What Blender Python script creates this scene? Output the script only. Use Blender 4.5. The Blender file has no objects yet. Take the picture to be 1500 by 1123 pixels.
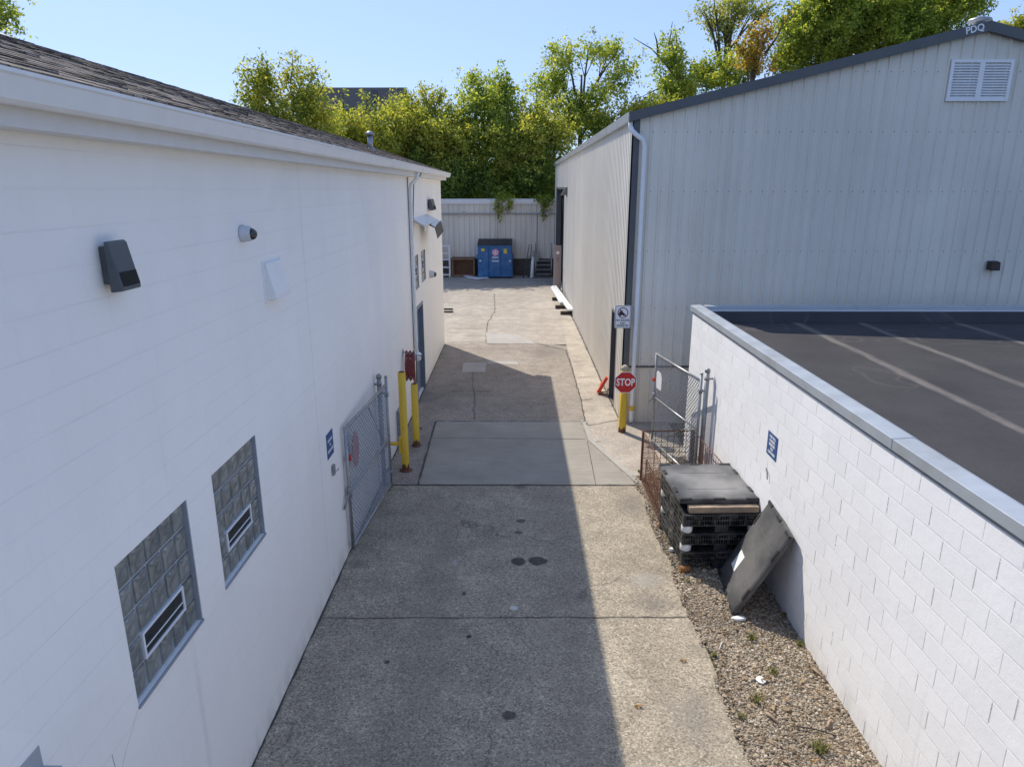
import bpy, math, random
import numpy as np
from mathutils import Vector, Matrix
random.seed(7); RNG = np.random.default_rng(11)
SC = bpy.context.scene
COL = SC.collection
R = math.radians

# ---------------------------------------------------------------- camera model (metres; camera 5 m above the alley)
F, CX, CY, CAMZ = 1010.0, 750.0, 561.5, 5.0
TH, YAW = R(15.7316), R(0.2730)
def ray(u, v):
    x, a = (u-CX)/F, (v-CY)/F
    fx, fy, fz = x, math.cos(TH)-a*math.sin(TH), -math.sin(TH)-a*math.cos(TH)
    c, s = math.cos(YAW), math.sin(YAW)
    return fx*c-fy*s, fx*s+fy*c, fz
def gnd(u, v, z=0.0):
    r = ray(u, v); t = (z-CAMZ)/r[2]; return (r[0]*t, r[1]*t)
def at(u, v, Y):
    r = ray(u, v); t = Y/r[1]; return Vector((r[0]*t, Y, CAMZ+r[2]*t))

# ---------------------------------------------------------------- nodes / materials
class NT:
    def __init__(s, name):
        s.m = bpy.data.materials.new(name); s.m.use_nodes = True
        s.t = s.m.node_tree; s.b = s.t.nodes['Principled BSDF']; s.o = s.t.nodes['Material Output']
    def n(s, typ, ins=None, **props):
        nd = s.t.nodes.new('ShaderNode'+typ)
        for k, v in props.items(): setattr(nd, k, v)
        for k, v in (ins or {}).items(): s.set(nd.inputs[k], v)
        return nd
    def set(s, inp, v):
        if isinstance(v, bpy.types.NodeSocket): s.t.links.new(v, inp)
        else:
            if hasattr(inp.default_value, '__len__') and not hasattr(v, '__len__'): v = (v, v, v)
            if hasattr(inp.default_value, '__len__') and len(inp.default_value) == 4 and len(v) == 3: v = tuple(v)+(1,)
            inp.default_value = v
    def pos(s): return s.n('NewGeometry').outputs['Position']
    def obj(s): return s.n('TexCoord').outputs['Object']
    def math(s, op, a, b=0.0, c=0.0, clamp=False):
        nd = s.n('Math', {0: a, 1: b, 2: c}, operation=op); nd.use_clamp = clamp; return nd.outputs[0]
    def noise(s, vec, scale, detail=3, rough=.55, out='Fac'):
        return s.n('TexNoise', {'Vector': vec, 'Scale': scale, 'Detail': detail, 'Roughness': rough}).outputs[out]
    def ramp(s, fac, stops, interp='LINEAR'):
        nd = s.n('ValToRGB', {'Fac': fac}); cr = nd.color_ramp; cr.interpolation = interp
        while len(cr.elements) < len(stops): cr.elements.new(.5)
        for e, (p, c) in zip(cr.elements, stops):
            e.position = p
            e.color = (c, c, c, 1) if not hasattr(c, '__len__') else tuple(c)+(1,)
        return nd.outputs['Color']
    def mix(s, fac, a, b, blend='MIX'):
        nd = s.n('Mix', data_type='RGBA', blend_type=blend)
        s.set(nd.inputs[0], fac); s.set(nd.inputs[6], a); s.set(nd.inputs[7], b); return nd.outputs[2]
    def scale(s, vec, k):
        return s.n('Vector_Math' if False else 'VectorMath', {0: vec, 1: k}, operation='MULTIPLY').outputs[0]
    def bump(s, h, strength=.5, dist=.01, normal=None):
        nd = s.n('Bump', {'Height': h, 'Strength': strength, 'Distance': dist})
        if normal is not None: s.set(nd.inputs['Normal'], normal)
        return nd.outputs[0]
    def fin(s, col=None, rough=None, normal=None, **kw):
        if col is not None: s.set(s.b.inputs['Base Color'], col)
        if rough is not None: s.set(s.b.inputs['Roughness'], rough)
        if normal is not None: s.set(s.b.inputs['Normal'], normal)
        for k, v in kw.items(): s.set(s.b.inputs[k.replace('_', ' ')], v)
        return s.m

def plain(name, c, rough=.55, metal=0., var=.18, vs=6., bs=0., bscale=60., dirt=None, dirt_amt=.0, dirt_scale=2.5, spec=.5):
    t = NT(name); p = t.obj()
    n = t.noise(p, vs, 5)
    k = t.ramp(n, [(.25, 1-var), (.75, 1+var*.4)])
    col = t.mix(1., c, k, 'MULTIPLY')
    if dirt is not None:
        d = t.ramp(t.noise(p, dirt_scale, 7, .65), [(.5-.18*dirt_amt, 0), (.72-.18*dirt_amt, 1)])
        col = t.mix(d, col, dirt)
    nm = t.bump(t.noise(p, bscale, 4), bs, .004) if bs else None
    r = t.ramp(t.noise(p, vs*2, 4), [(.3, max(0, rough-.1)), (.7, min(1, rough+.1))])
    return t.fin(col, r, nm, Metallic=metal, Specular_IOR_Level=spec)

def m_white_block(name, base, row=.2, wid=.4, crack=False, gloss=.6):
    t = NT(name); P = t.pos()
    x = t.n('SeparateXYZ', {0: P})
    uv = t.n('CombineXYZ', {0: x.outputs[1], 1: x.outputs[2]}).outputs[0]
    wob = t.noise(P, 1.3, 3); fine = t.noise(P, 14, 5, .6); grit = t.noise(P, 90, 3, .6)
    br = t.n('TexBrick', {'Vector': uv, 'Scale': 1.0, 'Mortar Size': .006 if not crack else .007, 'Mortar Smooth': .3,
                          'Bias': 0., 'Brick Width': wid, 'Row Height': row, 'Color1': (0, 0, 0), 'Color2': (1, 1, 1), 'Mortar': (.5, .5, .5)})
    mort = br.outputs['Fac']
    vis = t.ramp(t.noise(t.scale(P, (1, .3, 1.6)), .9, 3), [(.3, .25), (.65, 1)])
    mv = t.math('MULTIPLY', mort, vis)
    h = t.math('SUBTRACT', t.math('ADD', t.math('MULTIPLY', fine, .3), t.math('MULTIPLY', grit, .12)), t.math('MULTIPLY', mv, .4 if not crack else .55))
    st = t.ramp(t.noise(t.scale(P, (1, 1.2, .5)), 1.1, 6, .62), [(.35, .965), (.7, 1.015)])
    col = t.mix(1., base, st, 'MULTIPLY')
    bc = t.ramp(br.outputs['Color'], [(0, .965), (1, 1.02)])
    if crack: col = t.mix(1., col, bc, 'MULTIPLY')
    # grime splashed up at the foot, faint drips, patched paint
    foot = t.math('MULTIPLY', t.ramp(x.outputs[2], [(.02, 1), (.33, 0)]), t.ramp(t.noise(t.scale(P, (1, 2.5, .8)), 2.2, 6, .7), [(.38, 0), (.7, .55)]))
    col = t.mix(foot, col, (.42, .38, .32))
    drip = t.math('MULTIPLY', t.ramp(t.noise(t.scale(P, (1, 7., .12)), 1., 4, .6), [(.62, 0), (.75, 1)]), t.ramp(t.noise(P, .6, 3), [(.45, 0), (.6, .22)]))
    col = t.mix(drip, col, (.5, .48, .45))
    pat = t.ramp(t.n('TexVoronoi', {'Vector': t.scale(P, (1, 1., .8)), 'Scale': .55}).outputs['Color'], [(0, .975), (1, 1.015)])
    col = t.mix(1., col, pat, 'MULTIPLY')
    spots = t.ramp(t.noise(P, 9, 2), [(.76, 0), (.8, 1)])
    col = t.mix(t.math('MULTIPLY', spots, .12), col, (.45, .42, .38))
    # bed joints: their thin shadow lines painted dark into the colour
    hl = t.ramp(t.noise(t.scale(P, (1, .35, 5.)), 1.3, 5, .75), [(.44, .04), (.68, 1)])
    zr = t.math('ABSOLUTE', t.math('SUBTRACT', t.math('FRACT', t.math('ADD', t.math('DIVIDE', x.outputs[2], row), t.math('MULTIPLY', wob, .03))), .015))
    bed = t.math('LESS_THAN', zr, .016 if not crack else .014)
    col = t.mix(t.math('MULTIPLY', t.math('MULTIPLY', bed, hl), .17 if not crack else .14), col, (.3, .31, .33))
    if crack:
        # head joints opened up: narrow vertical slits, staggered course by course
        rown = t.math('FLOOR', t.math('DIVIDE', x.outputs[2], row))
        off = t.math('MULTIPLY', t.math('MODULO', rown, 2.), .5)
        fx = t.math('FRACT', t.math('ADD', t.math('DIVIDE', x.outputs[1], wid), off))
        cell = t.math('FLOOR', t.math('ADD', t.math('DIVIDE', x.outputs[1], wid), off))
        rnd = t.n('TexWhiteNoise', {'Vector': t.n('CombineXYZ', {0: cell, 1: rown}).outputs[0]}, noise_dimensions='2D').outputs['Value']
        d = t.math('ABSOLUTE', t.math('SUBTRACT', fx, .5))
        wid_n = t.math('MULTIPLY', t.math('MULTIPLY', rnd, rnd), .0185)
        zz = t.math('FRACT', t.math('DIVIDE', x.outputs[2], row))
        inz = t.math('MULTIPLY', t.math('GREATER_THAN', zz, .13), t.math('LESS_THAN', zz, .93))
        brk = t.ramp(t.noise(P, 26, 3), [(.36, 0), (.44, 1)])
        slit = t.math('MULTIPLY', t.math('MULTIPLY', t.math('LESS_THAN', d, wid_n), inz), brk)
        col = t.mix(t.math('MULTIPLY', slit, .5), col, (.16, .16, .17))
        h = t.math('SUBTRACT', h, t.math('MULTIPLY', slit, 1.))
    else:
        seam = t.math('LESS_THAN', t.math('ABSOLUTE', t.math('SUBTRACT', t.math('ADD', x.outputs[1], t.math('MULTIPLY', wob, .02)), 7.83)), .006)
        col = t.mix(t.math('MULTIPLY', seam, .35), col, (.3, .31, .33))
    nm = t.bump(h, .8 if crack else .45, .014)
    return t.fin(col, gloss, nm)

def m_ground(name, c1, c2, speck=60., spk=.5, stain=(.06, .055, .05), stain_amt=.4, spots=(), wear=None, bump=.5):
    t = NT(name); P = t.pos()
    v = t.n('TexVoronoi', {'Vector': P, 'Scale': speck})
    vc = t.n('SeparateColor', {0: v.outputs['Color']})
    r1 = vc.outputs[0]
    stone = t.ramp(r1, [(0., 1-spk), (.3, 1-spk*.35), (.7, 1.), (.93, 1+spk*.5), (1., 1+spk*1.1)])
    big = t.noise(P, .45, 6, .62); mid = t.noise(P, 2.3, 6, .62); fine = t.noise(P, 130, 2)
    base = t.mix(t.ramp(big, [(.35, 0), (.65, 1)]), c1, c2)
    base = t.mix(1., base, stone, 'MULTIPLY')
    base = t.mix(1., base, t.ramp(mid, [(.3, .8), (.7, 1.12)]), 'MULTIPLY')
    sm = t.ramp(t.noise(t.scale(P, (1.4, .8, 1)), .9, 7, .68), [(.55, 0), (.75, 1)])
    base = t.mix(t.math('MULTIPLY', sm, stain_amt), base, stain)
    base = t.mix(1., base, t.ramp(fine, [(.3, .8), (.7, 1.15)]), 'MULTIPLY')
    x = t.n('SeparateXYZ', {0: P}); wn = t.math('ADD', t.math('MULTIPLY', t.math('SUBTRACT', t.noise(P, 9, 4), .5), .5), t.math('MULTIPLY', t.math('SUBTRACT', t.noise(P, 2.6, 4), .5), .9))
    for (sx, sy, rx, ry, c, a) in spots:
        dx = t.math('DIVIDE', t.math('SUBTRACT', x.outputs[0], sx), rx); dy = t.math('DIVIDE', t.math('SUBTRACT', x.outputs[1], sy), ry)
        d = t.math('ADD', t.math('SQRT', t.math('ADD', t.math('MULTIPLY', dx, dx), t.math('MULTIPLY', dy, dy))), wn)
        k = t.ramp(d, [(.75, a), (1.1, 0)] if a >= .7 else [(.2, a), (1.25, 0)])
        base = t.mix(k, base, c)
    if wear:
        for xc in (-1.05, .55):
            dx = t.math('ABSOLUTE', t.math('SUBTRACT', t.math('ADD', x.outputs[0], t.math('MULTIPLY', wn, .5)), xc))
            k = t.math('MULTIPLY', t.ramp(dx, [(.1, 1), (.48, 0)]), t.ramp(t.noise(t.scale(P, (1, .25, 1)), 1.6, 5, .6), [(.3, 0), (.7, .5)]))
            base = t.mix(k, base, wear)
        ck = t.n('TexVoronoi', {'Vector': t.n('VectorMath', {0: P, 1: t.scale(t.noise(P, 2.2, 4, out='Color'), .55)}, operation='ADD').outputs[0], 'Scale': .42}, feature='DISTANCE_TO_EDGE').outputs['Distance']
        k = t.math('MULTIPLY', t.ramp(ck, [(.0015, .55), (.006, 0)]), t.ramp(t.noise(P, .7, 3), [(.5, 0), (.58, 1)]))
        base = t.mix(k, base, (.06, .05, .04))
    nm = t.bump(t.math('ADD', v.outputs['Distance'], t.math('MULTIPLY', mid, .6)), bump, .006)
    return t.fin(base, .9, nm, Specular_IOR_Level=.3)

def m_broom(name, c, amt=.18):
    t = NT(name); P = t.pos()
    st = t.noise(t.scale(P, (2., 55., 1)), 1.0, 4, .6); n = t.noise(P, 1.1, 6, .6); f = t.noise(P, 120, 2)
    col = t.mix(1., c, t.ramp(st, [(.3, 1-amt), (.7, 1+amt*.5)]), 'MULTIPLY')
    col = t.mix(1., col, t.ramp(n, [(.3, .84), (.7, 1.08)]), 'MULTIPLY')
    col = t.mix(1., col, t.ramp(f, [(.3, .88), (.7, 1.1)]), 'MULTIPLY')
    return t.fin(col, .9, t.bump(st, .35, .004), Specular_IOR_Level=.3)

def m_leaf(name, stops, trans=.55):
    t = NT(name)
    g = t.n('NewGeometry')
    big = t.noise(g.outputs['Position'], .55, 3)
    r = t.math('ADD', t.math('MULTIPLY', g.outputs['Random Per Island'], .55), t.math('MULTIPLY', t.ramp(big, [(.3, 0), (.7, 1)]), .45))
    col = t.ramp(r, stops)
    t.fin(col, .55, Specular_IOR_Level=.15)
    tr = t.n('BsdfTranslucent', {'Color': t.mix(1., col, (1.5, 1.4, .6), 'MULTIPLY')})
    mx = t.n('MixShader', {0: trans, 1: t.b.outputs[0], 2: tr.outputs[0]})
    t.t.links.new(mx.outputs[0], t.o.inputs['Surface']); return t.m

def m_shingle(name):
    t = NT(name); P = t.pos(); x = t.n('SeparateXYZ', {0: P})
    uv = t.n('CombineXYZ', {0: x.outputs[1], 1: t.math('MULTIPLY', x.outputs[0], 1.05)}).outputs[0]
    br = t.n('TexBrick', {'Vector': uv, 'Scale': 1., 'Mortar Size': .008, 'Mortar Smooth': .1, 'Bias': 0., 'Brick Width': .13, 'Row Height': .07,
                          'Color1': (0, 0, 0), 'Color2': (1, 1, 1), 'Mortar': (0, 0, 0)})
    c = t.ramp(br.outputs['Color'], [(0., (.075, .062, .052)), (.4, (.14, .117, .1)), (.75, (.205, .175, .153)), (1., (.3, .265, .235))])
    c = t.mix(1., c, t.ramp(t.noise(P, 120, 2), [(.3, .7), (.7, 1.25)]), 'MULTIPLY')
    c = t.mix(1., c, t.ramp(t.noise(P, .8, 5), [(.3, .8), (.7, 1.2)]), 'MULTIPLY')
    h = t.math('SUBTRACT', br.outputs['Color'], br.outputs['Fac'])
    return t.fin(c, .92, t.bump(h, .8, .02), Specular_IOR_Level=.2)

def m_metal_siding(name, c, streak=.05, rough=.45):
    t = NT(name); P = t.pos()
    st = t.noise(t.scale(P, (9, 9, .3)), 1.0, 5, .6)
    col = t.mix(1., c, t.ramp(st, [(.3, 1-streak), (.7, 1+streak*.5)]), 'MULTIPLY')
    col = t.mix(1., col, t.ramp(t.noise(P, .5, 5), [(.3, .93), (.7, 1.05)]), 'MULTIPLY')
    xx = t.n('SeparateXYZ', {0: P}); pn = t.math('FLOOR', t.math('DIVIDE', t.math('ADD', xx.outputs[0], xx.outputs[1]), .9144))
    pr = t.n('TexWhiteNoise', {'W': pn}, noise_dimensions='1D').outputs['Value']
    col = t.mix(1., col, t.ramp(pr, [(0, .95), (1, 1.03)]), 'MULTIPLY')
    d = t.ramp(t.noise(t.scale(P, (6, 6, .8)), 1.5, 7, .7), [(.66, 0), (.82, 1)])
    col = t.mix(t.math('MULTIPLY', d, .1), col, (.45, .42, .38))
    return t.fin(col, rough, t.bump(t.noise(t.scale(P, (1, 1, .6)), 2.4, 3), .12, .02), Metallic=.0, Specular_IOR_Level=.35)

def m_glass_block(name):
    t = NT(name); P = t.pos()
    n1 = t.noise(P, 9, 3, .5); g = t.n('NewGeometry').outputs['Random Per Island']
    c = t.ramp(n1, [(.3, (.12, .135, .13)), (.7, (.235, .25, .24))])
    c = t.mix(1., c, t.ramp(g, [(0, .85), (1, 1.12)]), 'MULTIPLY')
    return t.fin(c, .1, t.bump(t.noise(P, 45, 2), .08, .01), Specular_IOR_Level=.7, Coat_Weight=.3)

def m_yellow(name):
    t = NT(name); P = t.pos(); x = t.n('SeparateXYZ', {0: P})
    n = t.noise(t.scale(P, (9, 9, 2.2)), 1.5, 7, .72)
    low = t.math('MULTIPLY', t.math('SUBTRACT', .17, x.outputs[2], clamp=True), 2.6)
    k = t.ramp(t.math('ADD', n, low), [(.62, 0), (.7, 1)])
    y = t.mix(t.noise(P, 3, 4), (.66, .4, .02), (.78, .52, .05))
    rust = t.mix(t.noise(P, 30, 4), (.07, .025, .012), (.2, .075, .03))
    return t.fin(t.mix(k, y, rust), .55, t.bump(n, .3, .004))

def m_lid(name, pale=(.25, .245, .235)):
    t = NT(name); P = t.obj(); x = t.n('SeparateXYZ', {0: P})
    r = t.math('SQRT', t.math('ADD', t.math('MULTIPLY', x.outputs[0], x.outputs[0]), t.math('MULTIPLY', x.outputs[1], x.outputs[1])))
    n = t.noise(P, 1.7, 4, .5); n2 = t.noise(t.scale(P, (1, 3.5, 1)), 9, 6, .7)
    k = t.ramp(t.math('SUBTRACT', t.math('ADD', n, .22), t.math('MULTIPLY', r, .62)), [(.22, 0), (.62, 1)])  # pale middle fading to the edges: sky sheen painted into the colour
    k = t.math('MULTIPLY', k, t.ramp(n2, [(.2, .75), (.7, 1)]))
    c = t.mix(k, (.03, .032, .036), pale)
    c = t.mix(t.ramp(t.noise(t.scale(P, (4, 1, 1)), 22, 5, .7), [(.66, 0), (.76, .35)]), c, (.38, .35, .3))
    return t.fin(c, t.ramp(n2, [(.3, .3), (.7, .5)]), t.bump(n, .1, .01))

def m_rust(name):
    t = NT(name); P = t.obj()
    c = t.ramp(t.noise(P, 14, 6, .7), [(.3, (.045, .022, .016)), (.55, (.15, .058, .03)), (.75, (.27, .12, .06))])
    return t.fin(c, .85)

def m_gravel(name):
    t = NT(name); g = t.n('NewGeometry'); P = g.outputs['Position']
    c = t.ramp(g.outputs['Random Per Island'], [(0., (.13, .1, .066)), (.3, (.29, .225, .15)), (.6, (.42, .345, .25)), (.85, (.35, .3, .235)), (1., (.62, .55, .45))])
    c = t.mix(1., c, t.ramp(t.noise(P, 1.6, 5), [(.3, .68), (.7, 1.12)]), 'MULTIPLY')
    return t.fin(c, .85, Specular_IOR_Level=.3)

def m_roofmembrane(name):
    t = NT(name); P = t.pos(); x = t.n('SeparateXYZ', {0: P})
    n = t.noise(P, .8, 6, .6); n2 = t.noise(t.scale(P, (1, .3, 1)), 5, 5, .7)
    c = t.mix(t.ramp(n, [(.3, 0), (.7, 1)]), (.036, .034, .034), (.06, .056, .055))
    c = t.mix(1., c, t.ramp(t.noise(P, 60, 2), [(.3, .85), (.7, 1.12)]), 'MULTIPLY')
    wob = t.math('MULTIPLY', t.math('SUBTRACT', t.noise(P, .9, 3), .5), .18)
    for xs in (5.13, 6.29, 8.05):
        d = t.math('ABSOLUTE', t.math('SUBTRACT', t.math('ADD', x.outputs[0], wob), xs))
        k = t.math('MULTIPLY', t.math('MULTIPLY', t.ramp(d, [(.035, 1), (.1, 0)]), t.ramp(n2, [(.25, .2), (.65, .8)])), t.math('LESS_THAN', x.outputs[2], 2.663))
        c = t.mix(k, c, (.2, .175, .15))
    ring = t.ramp(t.noise(P, .9, 2, .4), [(.62, 0), (.635, 1), (.65, 0)])
    c = t.mix(t.math('MULTIPLY', ring, .18), c, (.2, .17, .15))
    return t.fin(c, .8, t.bump(n, .2, .02), Specular_IOR_Level=.3)

M = {}
def g4(*p): return gnd(*p)
def spot(u, v, ru, rv, c, a):
    (x, y), (x2, _), (_, y2) = gnd(u, v), gnd(u+ru, v), gnd(u, v-rv)
    return (x, y, abs(x2-x), abs(y2-y), c, a)
DK = (.035, .032, .03)
near_spots = [spot(760, 821, 12, 7, DK, .85), spot(787, 820, 15, 7, DK, .9), spot(763, 762, 8, 3, DK, .7), spot(760, 779, 7, 3, DK, .7),
              spot(745, 1046, 12, 7, DK, .75), spot(687, 931, 5, 3, DK, .9), spot(567, 968, 4, 3, DK, .8), spot(666, 823, 6, 4, (.5, .5, .47), .6),
              spot(753, 889, 6, 3, (.6, .6, .57), .8), spot(945, 848, 34, 14, (.36, .34, .3), .55), spot(955, 880, 40, 18, (.1, .09, .08), .5),
              spot(760, 712, 14, 5, DK, .5), spot(925, 740, 30, 25, (.12, .11, .1), .4), spot(525, 825, 20, 10, (.09, .08, .07), .5), spot(680, 868, 4, 3, DK, .8),
              spot(1015, 1050, 60, 60, (.17, .155, .135), .45)]
M['agg'] = m_ground('exposed_aggregate', (.34, .29, .215), (.425, .367, .275), 62, .5, spots=near_spots, stain_amt=.35, wear=(.2, .17, .14))
M['agg2'] = m_ground('worn_asphalt', (.29, .25, .205), (.345, .3, .25), 60, .42, stain_amt=.22,
                     spots=[spot(800, 515, 40, 14, (.12, .105, .09), .5), spot(735, 528, 30, 8, (.3, .28, .25), .6)])
M['conc_far'] = m_ground('pale_concrete', (.35, .308, .255), (.425, .378, .315), 40, .2, (.24, .19, .14), .45, bump=.2)
M['walk'] = m_ground('walk_concrete', (.4, .35, .285), (.47, .41, .335), 50, .25, (.2, .165, .13), .6, bump=.25)
M['apron'] = m_broom('broomed_concrete', (.35, .32, .265))
M['apron_edge'] = m_broom('apron_edge_concrete', (.42, .4, .35), .08)
M['patch'] = m_broom('patch_concrete', (.4, .375, .34), .1)
M['joint'] = plain('joint_dirt', (.085, .075, .063), .95)
M['dirt'] = m_ground('gravel_soil', (.16, .125, .09), (.25, .2, .15), 45, .6, (.06, .05, .035), .5, bump=.8)
M['gravel'] = m_gravel('gravel_stones')
M['weed'] = m_leaf('weed_blades', [(.1, (.06, .075, .02)), (.5, (.11, .13, .035)), (.9, (.22, .2, .07))], .3)
M['litter'] = m_leaf('leaf_litter', [(.1, (.07, .045, .025)), (.5, (.19, .125, .07)), (.9, (.42, .32, .2))], .15)
M['earth'] = m_ground('far_earth', (.06, .075, .03), (.1, .1, .05), 20, .5, bump=.3)
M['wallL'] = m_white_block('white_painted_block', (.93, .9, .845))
M['wallR'] = m_white_block('white_painted_block_rough', (.83, .83, .83), crack=True)
M['trimW'] = plain('white_trim', (.82, .82, .81), .4, var=.06)
M['soffit'] = plain('white_soffit', (.72, .71, .69), .6, var=.06)
M['shingle'] = m_shingle('grey_brown_shingles')
M['siding'] = m_metal_siding('grey_steel_siding', (.75, .70, .60))
M['wains'] = m_metal_siding('tan_steel_wainscot', (.75, .69, .59))
M['screw'] = plain('screw_heads', (.12, .12, .13), .5)
M['trimD'] = plain('slate_trim', (.095, .1, .105), .45, var=.15, vs=3)
M['roofmetal'] = m_metal_siding('grey_roof_steel', (.55, .56, .57))
M['shed'] = m_metal_siding('shed_steel', (.68, .62, .54), .14)
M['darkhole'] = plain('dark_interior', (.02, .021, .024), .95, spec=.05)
M['doorgrey'] = plain('bluegrey_door', (.16, .2, .25), .5, var=.1)
M['doorbrown'] = plain('brown_door', (.05, .044, .04), .55, var=.2)
M['gblock'] = m_glass_block('glass_blocks')
M['mortar'] = plain('grey_mortar', (.4, .415, .42), .8)
M['alu'] = plain('white_aluminium', (.74, .75, .76), .35, var=.05)
M['pane'] = plain('dark_pane', (.015, .018, .022), .06, var=.05, spec=.7)
M['sill'] = plain('grey_sill', (.33, .35, .38), .6)
M['lampD'] = plain('bronze_lamp', (.085, .095, .105), .42, var=.12, vs=9)
M['lampR'] = plain('lamp_ribs', (.012, .013, .015), .4)
M['camW'] = plain('camera_shell', (.55, .57, .6), .35, var=.05)
M['dome'] = plain('smoked_dome', (.03, .026, .022), .06, spec=.8)
M['galv'] = plain('galvanised_steel', (.36, .37, .38), .42, .75, var=.25, vs=12)
M['galvD'] = plain('weathered_galvanised', (.3, .31, .315), .5, .4, var=.3, vs=12)
M['coping'] = plain('steel_coping', (.44, .475, .5), .45, .3, var=.1, vs=2, dirt=(.36, .37, .37), dirt_amt=.0, dirt_scale=1.6)
M['membrane'] = m_roofmembrane('roof_membrane')
M['yellow'] = m_yellow('yellow_bollard_paint')
M['concap'] = plain('concrete_cap', (.45, .38, .27), .9, bs=.4)
M['red'] = plain('sign_red', (.52, .018, .022), .4, var=.06)
M['white'] = plain('sign_white', (.82, .82, .82), .4, var=.04)
M['signback'] = plain('sign_aluminium', (.5, .5, .5), .4, .6)
M['black'] = plain('sign_black', (.02, .02, .022), .5)
M['blue'] = plain('sign_blue', (.012, .075, .24), .4, var=.1)
M['maroon'] = plain('sign_maroon', (.16, .01, .03), .5)
M['hose'] = plain('red_hose', (.24, .045, .045), .5, var=.3)
M['wire'] = plain('grey_cable', (.1, .11, .12), .6)
M['lid_dark'] = m_lid('scuffed_sheen_plastic', (.15, .146, .138))
M['rust'] = m_rust('rusted_wire')
M['plastic'] = plain('black_plastic', (.022, .023, .026), .42, var=.3, dirt=(.1, .1, .095), dirt_amt=.1, dirt_scale=5)
M['lid'] = m_lid('sheen_black_plastic')  # stronger painted sky sheen than on the leaning lid
M['plastW'] = plain('white_plastic_block', (.8, .8, .76), .5, var=.1)
M['wood'] = plain('weathered_plank', (.4, .29, .19), .8, var=.35, vs=9, dirt=(.22, .17, .13), dirt_amt=.3)
M['woodO'] = plain('orange_timber', (.4, .17, .045), .75, var=.4, vs=9, dirt=(.1, .05, .03), dirt_amt=.4, dirt_scale=8)
M['woodB'] = plain('brown_timber', (.17, .085, .045), .8, var=.4, vs=7)
M['woodF'] = plain('worn_crate_frame', (.26, .15, .09), .8, var=.4, vs=7)
M['woodD'] = plain('dark_timber', (.06, .045, .035), .85, var=.4, vs=7)
M['dump'] = plain('dumpster_blue', (.008, .12, .33), .45, var=.25, vs=3, dirt=(.06, .16, .3), dirt_amt=.1, dirt_scale=3)
M['pink'] = plain('logo_pink', (.75, .25, .42), .5)
M['stick'] = plain('yellow_sticker', (.75, .55, .03), .5)
M['board'] = plain('pinkish_board', (.36, .285, .255), .6, var=.12)
M['orange'] = plain('orange_red_paint', (.75, .085, .04), .45, var=.15)
M['bark'] = plain('tree_bark', (.1, .075, .055), .9, var=.4, vs=3, bs=.5, bscale=20)
M['canvas'] = plain('pale_canvas', (.42, .39, .33), .9, var=.2)
M['stain'] = plain('dry_leaf', (.5, .3, .13), .8, var=.3, vs=30)
M['scrap'] = plain('white_scrap', (.75, .76, .74), .6, var=.1)
M['slate'] = plain('house_shingle', (.03, .042, .06), .95, var=.35, vs=4, spec=.05)
M['housewall'] = plain('house_wall', (.3, .28, .25), .8)
M['asphdark'] = plain('old_foundation', (.11, .1, .085), .9, var=.35, vs=3)
M['purple'] = plain('faded_purple', (.3, .2, .23), .6, var=.3, vs=8)
L_YG = [(0.1, (0.12, 0.168, 0.042)), (0.4, (0.276, 0.336, 0.078)), (0.7, (0.48, 0.48, 0.12)), (0.88, (0.62, 0.54, 0.132)), (0.98, (0.62, 0.396, 0.108))]
L_G = [(0.1, (0.118, 0.185, 0.05)), (0.45, (0.295, 0.389, 0.087)), (0.75, (0.539, 0.553, 0.129)), (0.95, (0.6, 0.6, 0.172))]
L_DG = [(0.1, (0.114, 0.156, 0.043)), (0.5, (0.283, 0.367, 0.078)), (0.8, (0.538, 0.551, 0.115)), (0.97, (0.62, 0.62, 0.175))]
L_OR = [(.1, (.15, .15, .04)), (.4, (.34, .26, .06)), (.7, (.5, .32, .08)), (.95, (.6, .44, .16))]
L_DK = [(0.1, (0.078, 0.119, 0.044)), (0.5, (0.196, 0.282, 0.076)), (0.85, (0.391, 0.462, 0.109)), (0.97, (0.6, 0.6, 0.163))]
L_LT = [(0.1, (0.182, 0.217, 0.082)), (0.5, (0.329, 0.376, 0.124)), (0.9, (0.584, 0.55, 0.164))]
for k, s in dict(YG=L_YG, G=L_G, DG=L_DG, OR=L_OR, DK=L_DK, LT=L_LT).items(): M['leaf'+k] = m_leaf('leaves_'+k.lower(), s)

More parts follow.
